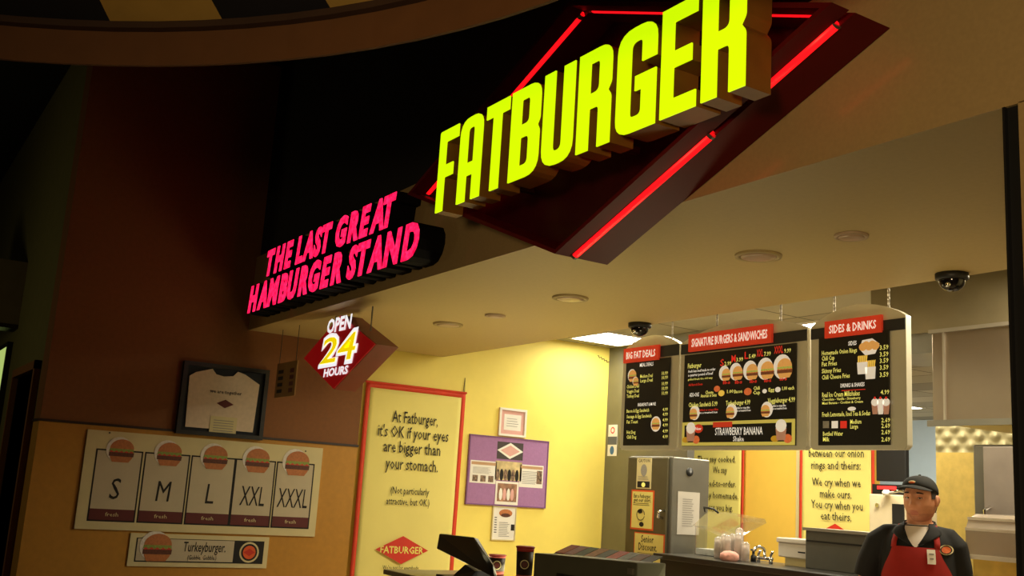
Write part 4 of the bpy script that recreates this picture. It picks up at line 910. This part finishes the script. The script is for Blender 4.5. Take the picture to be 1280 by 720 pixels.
n_ = len(colr)
for i, c in enumerate(colr):
    x0 = r0+(r1-r0)*(i+.04)/n_; x1 = r0+(r1-r0)*(i+.96)/n_
    b = MB(); M = mat('card_colour_%d' % i, c, .5, noise=.2, nscale=40)
    V = [(x0, 3.74, rz-.035), (x1, 3.74, rz-.035), (x1, 3.86, rz+.012), (x0, 3.86, rz+.012)]; b.add(V + [(x, y, z+.005) for x, y, z in V], [(3, 2, 1, 0), (4, 5, 6, 7), (0, 1, 5, 4), (1, 2, 6, 5), (2, 3, 7, 6), (3, 0, 4, 7)], M)
    b.build('card', cr)
b = MB(); xr = max(k1, r1)+.03; b.box(xr, xr+.10, 3.56, 3.68, CT, CT+.09, M_blk); b.tube([(xr+.01, 3.56, CT+.07), (xr+.03, 3.53, CT+.11), (xr+.08, 3.54, CT+.09), (xr+.09, 3.56, CT+.03)], .006, M_dark, 6)
tag(b.build('card_reader'), 'small black card reader with a cable right of the cash box', 'card reader')

# ------------------------------------------------------------------ far left of the hall
FEL = fy(1.27)
t, f2, u0, u1, v0, v1 = poster_px(FEL, ((-40, 462), (12, 432), (-4, 590), (-40, 590)), M_dark, 'lit_menu_screen', 'pale green glowing screen at the far left edge', 'screen', .05)
b = MB(); b.rect(f2, u0+.05, u1-.04, v0+.05, v1-.05, .002, mat('screen_glow', (190, 214, 120), .5, emit=.75, noise=.1)); b.build('screen_glass', t)
FBH = fx(-11.0); bz1 = FBH.uv(33, 328)[1]; bz0 = FBH.uv(28, 412)[1]
t = thing('hall_bulkhead', 'dim tan boxed bulkhead projecting from the wall above the screen at the far left', 'bulkhead', (-11.1, .4, bz0))
b = MB(); b.box(-11.3, -11.0, -.4, 1.27, bz0+.04, bz1, mat('dim_band', (120, 104, 76), .8)); b.build('box_body', t)
b = MB(); b.box(-11.31, -10.99, -.4, 1.27, bz0, bz0+.04, M_trim); b.build('bottom_edge', t)

# ------------------------------------------------------------------ the worker
M_skin = mat('skin', (206, 142, 108), .5, noise=.06, nscale=30)
M_stub = mat('shaven_skin', (188, 126, 98), .6, noise=.08, nscale=60)
M_lip = mat('lip', (194, 120, 98), .45, noise=.03)
M_hair = mat('dark_hair', (34, 24, 20), .7, noise=.3, nscale=80)
M_shirt = mat('black_shirt_cloth', (15, 15, 18), .85, noise=.1, nscale=40)
M_capm = mat('black_cap_cloth', (30, 31, 32), .85, noise=.1, nscale=60)
M_apron = mat('red_apron_cloth', (158, 28, 20), .85, noise=.06, nscale=20)
M_under = mat('white_undershirt', (226, 216, 206), .85, noise=.03)
M_pants = mat('dark_trousers', (32, 32, 38), .9)
pe = thing('person', 'worker in black cap, black shirt and red apron looking left behind the counter', 'person', (-3.715, 5.06, 0))
pe['_local'] = 1
pe.rotation_euler = (0, 0, R2(27))
HC = Vector((.012, -.02, 1.605)); HR = R2(-15)
def hd_(p):   # head space -> body space (turned on the neck, chin slightly down)
    p = Matrix.Rotation(HR, 3, 'Z') @ (Matrix.Rotation(R2(3), 3, 'X') @ Vector(p)); return HC + p
def gauss(x, z, x0, z0, sx, sz): return math.exp(-((x-x0)/sx)**2 - ((z-z0)/sz)**2)
def head_pt(th, ph):
    s, c, sp, cp = math.sin(th), math.cos(th), math.sin(ph), math.cos(ph)
    rz = .115 if sp > 0 else .125
    z = rz*sp
    full = cp if sp > 0 else abs(cp)**.8
    jaw = 1 - .10*max(0, -z-.03)/.09
    x = .084*s*full*jaw; y = -.100*c*full
    if z < 0 and y > 0: y *= 1 - .25*(-z/.125)
    if c > 0:
        d = 0.
        d += .013*gauss(x, z, 0, .004, .009, .028) + .020*gauss(x, z, 0, -.024, .0125, .014)
        for q in (-1, 1):
            d += .008*gauss(x, z, q*.014, -.030, .008, .008) - .011*gauss(x, z, q*.033, .012, .017, .011)
            d += .006*gauss(x, z, q*.032, .034, .022, .009) + .006*gauss(x, z, q*.046, -.036, .026, .026)
        d += .008*gauss(x, z, 0, -.059, .021, .0055) + .009*gauss(x, z, 0, -.073, .019, .006) - .004*gauss(x, z, 0, -.066, .024, .0025)
        d += .010*gauss(x, z, 0, -.105, .028, .016) - .003*gauss(x, z, 0, -.088, .02, .006)
        y -= d*min(1, c*2.2)
    return x, y, z
body = MB(); NA, NP = 112, 84; V = []
for j in range(NP+1):
    ph = -math.pi/2 + math.pi*j/NP
    for i in range(NA): V.append(head_pt(2*math.pi*i/NA, ph))
Fs = {M_skin: [], M_lip: [], M_stub: []}
for j in range(NP):
    for i in range(NA):
        f = (j*NA+i, j*NA+(i+1) % NA, (j+1)*NA+(i+1) % NA, (j+1)*NA+i); x, y, z = [sum(V[k][q] for k in f)/4 for q in range(3)]
        k = M_skin
        if y < -.06 and -.080 < z < -.055 and abs(x) < .025-.5*abs(z+.067): k = M_lip
        elif z < -.045 and y < .0 and (abs(x) > .02 or z < -.085): k = M_stub if z < -.07 else M_skin
        Fs[k].append(f)
for M, F in Fs.items():
    if F: body.add([hd_(p) for p in V], F, M)
def ellipsoid(b, c, r, M, xf=lambda p: p, n=12, k=8):
    V = []
    for j in range(k+1):
        ph = -math.pi/2+math.pi*j/k
        for i in range(n):
            a = 2*math.pi*i/n; V.append(xf((c[0]+r[0]*math.cos(ph)*math.cos(a), c[1]+r[1]*math.cos(ph)*math.sin(a), c[2]+r[2]*math.sin(ph))))
    b.add(V, [(j*n+i, j*n+(i+1) % n, (j+1)*n+(i+1) % n, (j+1)*n+i) for j in range(k) for i in range(n)], M)
for q in (-1, 1):
    ellipsoid(body, (q*.086, .012, -.004), (.011, .020, .032), M_skin, hd_); ellipsoid(body, (q*.088, .020, .002), (.013, .012, .024), M_skin, hd_)
def remeshed(mb, voxel, shade=True):
    o = mb.build('t'); md = o.modifiers.new('r', 'REMESH'); md.mode = 'VOXEL'; md.voxel_size = voxel
    sm = o.modifiers.new('s', 'SMOOTH'); sm.iterations = 6; sm.factor = .5
    me = bpy.data.meshes.new_from_object(o.evaluated_get(bpy.context.evaluated_depsgraph_get()))
    V = [tuple(v.co) for v in me.vertices]; F = [tuple(p.vertices) for p in me.polygons]
    bpy.data.objects.remove(o); bpy.data.meshes.remove(me); return V, F
TR = [(.86, .0, .175, .125), (.95, .0, .185, .150), (1.05, -.01, .19, .172), (1.15, -.01, .19, .170), (1.25, -.005, .188, .158), (1.33, .0, .188, .140), (1.39, .005, .182, .118), (1.43, .012, .16, .095), (1.465, .015, .10, .075), (1.49, .012, .072, .066)]
def ring_at(z, off=0.):
    for a, c in zip(TR, TR[1:]):
        if a[0] <= z <= c[0]:
            t = (z-a[0])/(c[0]-a[0]); return tuple(a[k]+(c[k]-a[k])*t for k in (1, 2, 3))
    return TR[-1][1:] if z > TR[-1][0] else TR[0][1:]
def trunk(b, grow, z0, z1, M, k=28):
    zs = [z0+(z1-z0)*i/24 for i in range(25)]; rg = []
    for z in zs:
        cy, rx, ry = ring_at(z); rg.append([((rx+grow)*math.copysign(abs(math.cos(a))**.85, math.cos(a)), cy+(ry+grow)*math.copysign(abs(math.sin(a))**.85, math.sin(a)), z) for a in [2*math.pi*i/k for i in range(k)]])
    b.loft(rg, M)
ARM = {-1: [(-.165, .01, 1.395), (-.215, .01, 1.36), (-.262, .01, 1.25), (-.295, .02, 1.12), (-.27, -.12, 1.06), (-.215, -.24, 1.015)], 1: [(.140, .01, 1.395), (.172, .012, 1.36), (.190, .03, 1.25), (.198, .06, 1.11), (.205, -.09, 1.04), (.17, -.21, .99)]}
flesh = MB()
trunk(flesh, -.012, .86, 1.47, M_skin); flesh.tube([(0, .012, 1.43), (0, .008, 1.49), (0, -.005, 1.56)], [.074, .066, .066], M_skin, 20)
for q in (-1, 1):
    P = ARM[q]; flesh.tube(P, [.055, .058, .052, .044, .040, .028], M_skin, 14)
    for k in (3,): ellipsoid(flesh, P[3], (.044, .044, .046), M_skin)
    wv = Vector(P[-1]); d = (wv-Vector(P[-2])).normalized(); d.z = -.1; d.normalize(); sd = Vector((0, 0, 1)).cross(d).normalized(); up = d.cross(sd)
    flesh.loft([[wv + d*s_ + sd*(w_*math.cos(a)) + Vector((0, 0, t_*math.sin(a))) for a in [2*math.pi*i/12 for i in range(12)]] for s_, w_, t_ in ((-.02, .026, .022), (.02, .034, .017), (.06, .042, .016), (.095, .041, .014))], M_skin)
    for fi, (o_, ln) in enumerate(((-.031, .068), (-.0105, .078), (.0105, .074), (.031, .058))):
        p0 = wv+d*.085+sd*o_; flesh.tube([p0, p0+d*ln*.45+Vector((0, 0, -.004)), p0+d*ln*.8+Vector((0, 0, -.016)), p0+d*ln+Vector((0, 0, -.03))], [.0095, .009, .0085, .006], M_skin, 8)
    p0 = wv+d*.03+sd*(.03*q*-1 if False else -.032*q); flesh.tube([p0, p0+d*.03-sd*q*.022+Vector((0, 0, -.006)), p0+d*.06-sd*q*.028+Vector((0, 0, -.016))], [.012, .0105, .007], M_skin, 8)
for q in (-1, 1):
    flesh.tube([(q*.085, .0, .90), (q*.10, -.005, .70), (q*.10, .0, .50), (q*.10, .02, .30), (q*.10, .02, .08)], [.095, .085, .062, .055, .038], M_skin, 16)
    flesh.tube([(q*.10, .05, .05), (q*.105, -.05, .045), (q*.11, -.14, .03)], [.036, .038, .024], M_skin, 12)
V, F = remeshed(flesh, .0065); body.add(V, F, M_skin)
body.build('body', pe, True)
for q in (-1, 1):
    b = MB(); ellipsoid(b, (q*.0325, -.0755, .012), (.0135, .0125, .0075), mat('eye_white', (190, 178, 166), .3, noise=0), hd_, 16, 10)
    xi = q*.0325+.003; ellipsoid(b, (xi, -.0848, .0125), (.0058, .004, .0058), mat('dark_iris', (30, 20, 14), .2, noise=0), hd_, 12, 8); b.build('eye', pe, True)
    b = MB(); b.tube([hd_((q*(.0325+.016*c_), -.0795-.009*(1-c_*c_), .020-.006*c_*c_)) for c_ in (-1, -.5, 0, .5, 1)], [.002, .0035, .004, .0035, .002], M_skin, 6); b.tube([hd_((q*(.0325+.016*c_), -.080-.009*(1-c_*c_), .0165-.006*c_*c_)) for c_ in (-1, -.5, 0, .5, 1)], .0014, M_hair, 5); b.build('eyelid', pe, True)
    b = MB(); b.tube([hd_((q*(.034+.02*c_), -.0935+.008*c_*c_+.006*max(0, c_), .036+.003*(1-c_*c_)-.0005*c_)) for c_ in (-1, -.5, 0, .5, 1)], [.003, .005, .005, .004, .002], M_hair, 6); b.build('eyebrow', pe, True)
# hair under the cap
b = MB(); V = []; NA2, NP2 = 60, 22
for j in range(NP2+1):
    ph = R2(-32+110*j/NP2)
    for i in range(NA2+1):
        th = R2(68+224*i/NA2); x, y, z = head_pt(th, ph); V.append(hd_((x*1.04, y*1.04+.002, z*1.03)))
F = []
for j in range(NP2):
    for i in range(NA2):
        a = 68+224*i/NA2; side = min(a, 360-a); lo = -32+110*j/NP2
        if side < 88 and lo < 2: continue
        if 88 <= side < 112 and lo < 8: continue
        F.append((j*(NA2+1)+i, j*(NA2+1)+i+1, (j+1)*(NA2+1)+i+1, (j+1)*(NA2+1)+i))
b.add(V, F, M_hair); h_ = b.build('hair', pe, True)
# cap
b = MB(); rg = []
def rim(a): return .050 - .030*math.sin(a)
for e in range(0, 91, 9):
    ce, se = math.cos(R2(e))**.85, math.sin(R2(e)); rg.append([hd_((.0925*ce*math.cos(a), .002+.1085*ce*math.sin(a), rim(a)*(1-se) + .048*se + .084*se)) for a in [2*math.pi*i/40 for i in range(40)]])
rg = [[hd_((.0905*math.cos(a), .002+.1065*math.sin(a), rim(a)-.004)) for a in [2*math.pi*i/40 for i in range(40)]]] + rg
b.loft(rg, M_capm); cp = b.build('cap', pe, True)
b = MB(); V = []; n = 20
for lay in (0, -.004):
    for k, (ext, dz) in enumerate(((0, 0), (.03, -.001), (.058, -.008), (.072, -.013))):
        for i in range(n+1):
            a = R2(200+140*i/n); t_ = math.sin(math.pi*i/n)**.6; r_ = 1
            x, y = .092*math.cos(a), .002+.108*math.sin(a)
            V.append(hd_((x*(1+.05*k*t_), y-ext*t_, rim(a)+.002+dz*t_-.010*(x/.09)**2+lay)))
w_ = n+1; F = []
for lay in (0, 1):
    for k in range(3):
        for i in range(n): F.append((lay*4*w_+k*w_+i, lay*4*w_+k*w_+i+1, lay*4*w_+(k+1)*w_+i+1, lay*4*w_+(k+1)*w_+i))
for i in range(n): F.append((3*w_+i, 3*w_+i+1, 7*w_+i+1, 7*w_+i))
b.add(V, F, M_capm); br = b.build('brim', pe, True); br.parent = cp; br.matrix_parent_inverse = Matrix.Identity(4)
b = MB(); ellipsoid(b, (0.0, -.094, .092), (.026, .008, .013), M_cream, hd_); ellipsoid(b, (0.0, -.0965, .0915), (.021, .009, .0095), mat('cap_badge_orange', (206, 96, 40), .6), hd_); eb = b.build('cap_emblem', pe, True); eb.parent = cp; eb.matrix_parent_inverse = Matrix.Identity(4)
b = MB(); ellipsoid(b, (0, .002, .133), (.008, .008, .005), M_capm, hd_); eb = b.build('button', pe, True); eb.parent = cp; eb.matrix_parent_inverse = Matrix.Identity(4)
# shirt with short sleeves
sh = MB(); trunk(sh, .008, .90, 1.468, M_shirt)
for q in (-1, 1):
    P = ARM[q]; p3 = Vector(P[2]).lerp(Vector(P[3]), .62); sh.tube([(q*.10, .01, 1.40), P[0], P[1], P[2], p3], [.068, .072, .076, .074, .074], M_shirt, 18)
V, F = remeshed(sh, .008); b = MB(); b.add(V, F, M_shirt); st = b.build('polo_shirt', pe, True)
def front(x, z, off):
    cy, rx, ry = ring_at(z); rx += .008; ry += .008; t_ = min(.98, abs(x)/rx); return Vector((x, cy - ry*(1-t_**2.35)**.43 - off, z))
def patch(b, rows, off, M, thick=.004, n=14):
    """curved cloth lying on the chest: rows of (z, x0, x1)"""
    V = []
    for o_ in (off, off-thick):
        for z, x0, x1 in rows:
            for i in range(n+1): V.append(front(x0+(x1-x0)*i/n, z, o_))
    w_ = n+1; R_ = len(rows); F = []
    for l_ in (0, 1):
        for j in range(R_-1):
            for i in range(n): F.append((l_*R_*w_+j*w_+i, l_*R_*w_+j*w_+i+1, l_*R_*w_+(j+1)*w_+i+1, l_*R_*w_+(j+1)*w_+i))
    b.add(V, F, M)
b = MB(); patch(b, [(1.462, -.062, .062), (1.44, -.062, .058), (1.42, -.054, .05), (1.40, -.042, .04), (1.38, -.028, .03), (1.36, -.012, .018), (1.352, -.002, .008)], .006, M_under); 
b.loft([[(.073*math.cos(a), .010+.069*math.sin(a), z_+.012*math.sin(a)) for a in [2*math.pi*i/24 for i in range(24)]] for z_ in (1.45, 1.482)], M_under, False); b.build('undershirt', pe, True)
b = MB()
for q in (-1, 1):
    # collar flap beside the open neck
    V = []
    for z, xa, xb, o_ in ((1.474, .060, .086, .018), (1.452, .062, .118, .020), (1.425, .050, .128, .020), (1.395, .036, .09, .018), (1.362, .014, .030, .010)):
        for i in range(6): V.append(front(q*(xa+(xb-xa)*i/5), min(z, 1.478), o_) + Vector((0, 0, z-min(z, 1.478))))
    b.add(V, [(j*6+i, j*6+i+1, (j+1)*6+i+1, (j+1)*6+i) for j in range(4) for i in range(5)], M_shirt)
b.loft([[((.084+g)*math.cos(a), .014+(.078+g)*math.sin(a), z_+.014*math.sin(a)) for a in [R2(-35+250*i/24) for i in range(25)]] for z_, g in ((1.450, .012), (1.486, .0))], M_shirt, False)
cl = b.build('collar', pe, True); md = cl.modifiers.new('s', 'SOLIDIFY'); md.thickness = .004; cl.parent = st; cl.matrix_parent_inverse = Matrix.Identity(4)
# apron with straps, badge and emblem
b = MB(); patch(b, [(1.352, -.118, .120), (1.33, -.124, .126), (1.30, -.135, .138), (1.25, -.160, .165), (1.20, -.182, .186), (1.15, -.192, .195), (1.05, -.195, .198), (.95, -.19, .19), (.90, -.18, .18)], .010, M_apron, .005, 22); ap = b.build('apron', pe, True)
for q in (-1, 1):
    b = MB(); V = []
    for z, x in ((1.346, .112), (1.38, .110), (1.41, .104), (1.44, .094), (1.468, .086)):
        for dx in (-.014, .014): V.append(front(q*(x+dx), min(z, 1.46), .011) + Vector((0, 0, z-min(z, 1.46))))
    V += [Vector((q*(.066+dx), .072, 1.478)) for dx in (-.012, .012)]
    b.add(V, [(2*i, 2*i+1, 2*i+3, 2*i+2) for i in range(5)], M_apron); sp = b.build('strap', pe, True); md = sp.modifiers.new('s', 'SOLIDIFY'); md.thickness = .003; sp.parent = ap; sp.matrix_parent_inverse = Matrix.Identity(4)
b = MB(); patch(b, [(1.345, .062, .102), (1.32, .065, .105), (1.285, .068, .108), (1.27, .069, .108)], .018, M_white, .003, 3); bg = b.build('name_badge', pe)
b = MB(); patch(b, [(1.302, .079, .097), (1.294, .079, .097)], .0195, M_grey, .001, 2); patch(b, [(1.325, .075, .098), (1.318, .075, .098)], .0195, M_grey, .001, 2); bt = b.build('badge_print', pe); bt.parent = bg; bt.matrix_parent_inverse = Matrix.Identity(4)
b = MB()
for r_, o_, M in ((.033, .008, M_cream), (.028, .0095, M_ink), (.022, .011, mat('cap_badge_orange', (206, 96, 40), .6))):
    c_ = (.152, 1.348); P = [front(c_[0]+r_*.95*math.cos(a), c_[1]+r_*.8*math.sin(a), o_) for a in [2*math.pi*i/20 for i in range(20)]]; b.add(P, [tuple(range(20))], M)
em = b.build('shirt_emblem', pe); em.parent = st; em.matrix_parent_inverse = Matrix.Identity(4)
# trousers and shoes
b = MB(); trs = MB()
trs.loft([[(rx*math.cos(a), ry*math.sin(a), z) for a in [2*math.pi*i/20 for i in range(20)]] for z, rx, ry in ((.95, .20, .155), (.90, .195, .14), (.80, .185, .12))], M_pants)
for q in (-1, 1): trs.tube([(q*.085, 0, .90), (q*.10, -.005, .70), (q*.10, 0, .50), (q*.10, .02, .30), (q*.10, .02, .075)], [.108, .10, .078, .072, .062], M_pants, 16)
V, F = remeshed(trs, .012); b.add(V, F, M_pants); b.build('trousers', pe, True)
for q in (-1, 1):
    b = MB(); b.loft([[(q*.105+w_*math.cos(a), y_, .002+h_/2+h_/2*math.sin(a)) for a in [2*math.pi*i/14 for i in range(14)]] for y_, w_, h_ in ((.095, .03, .07), (.06, .046, .10), (.0, .05, .105), (-.08, .052, .085), (-.15, .042, .06), (-.18, .02, .035))], M_blk); b.build('shoe', pe, True)
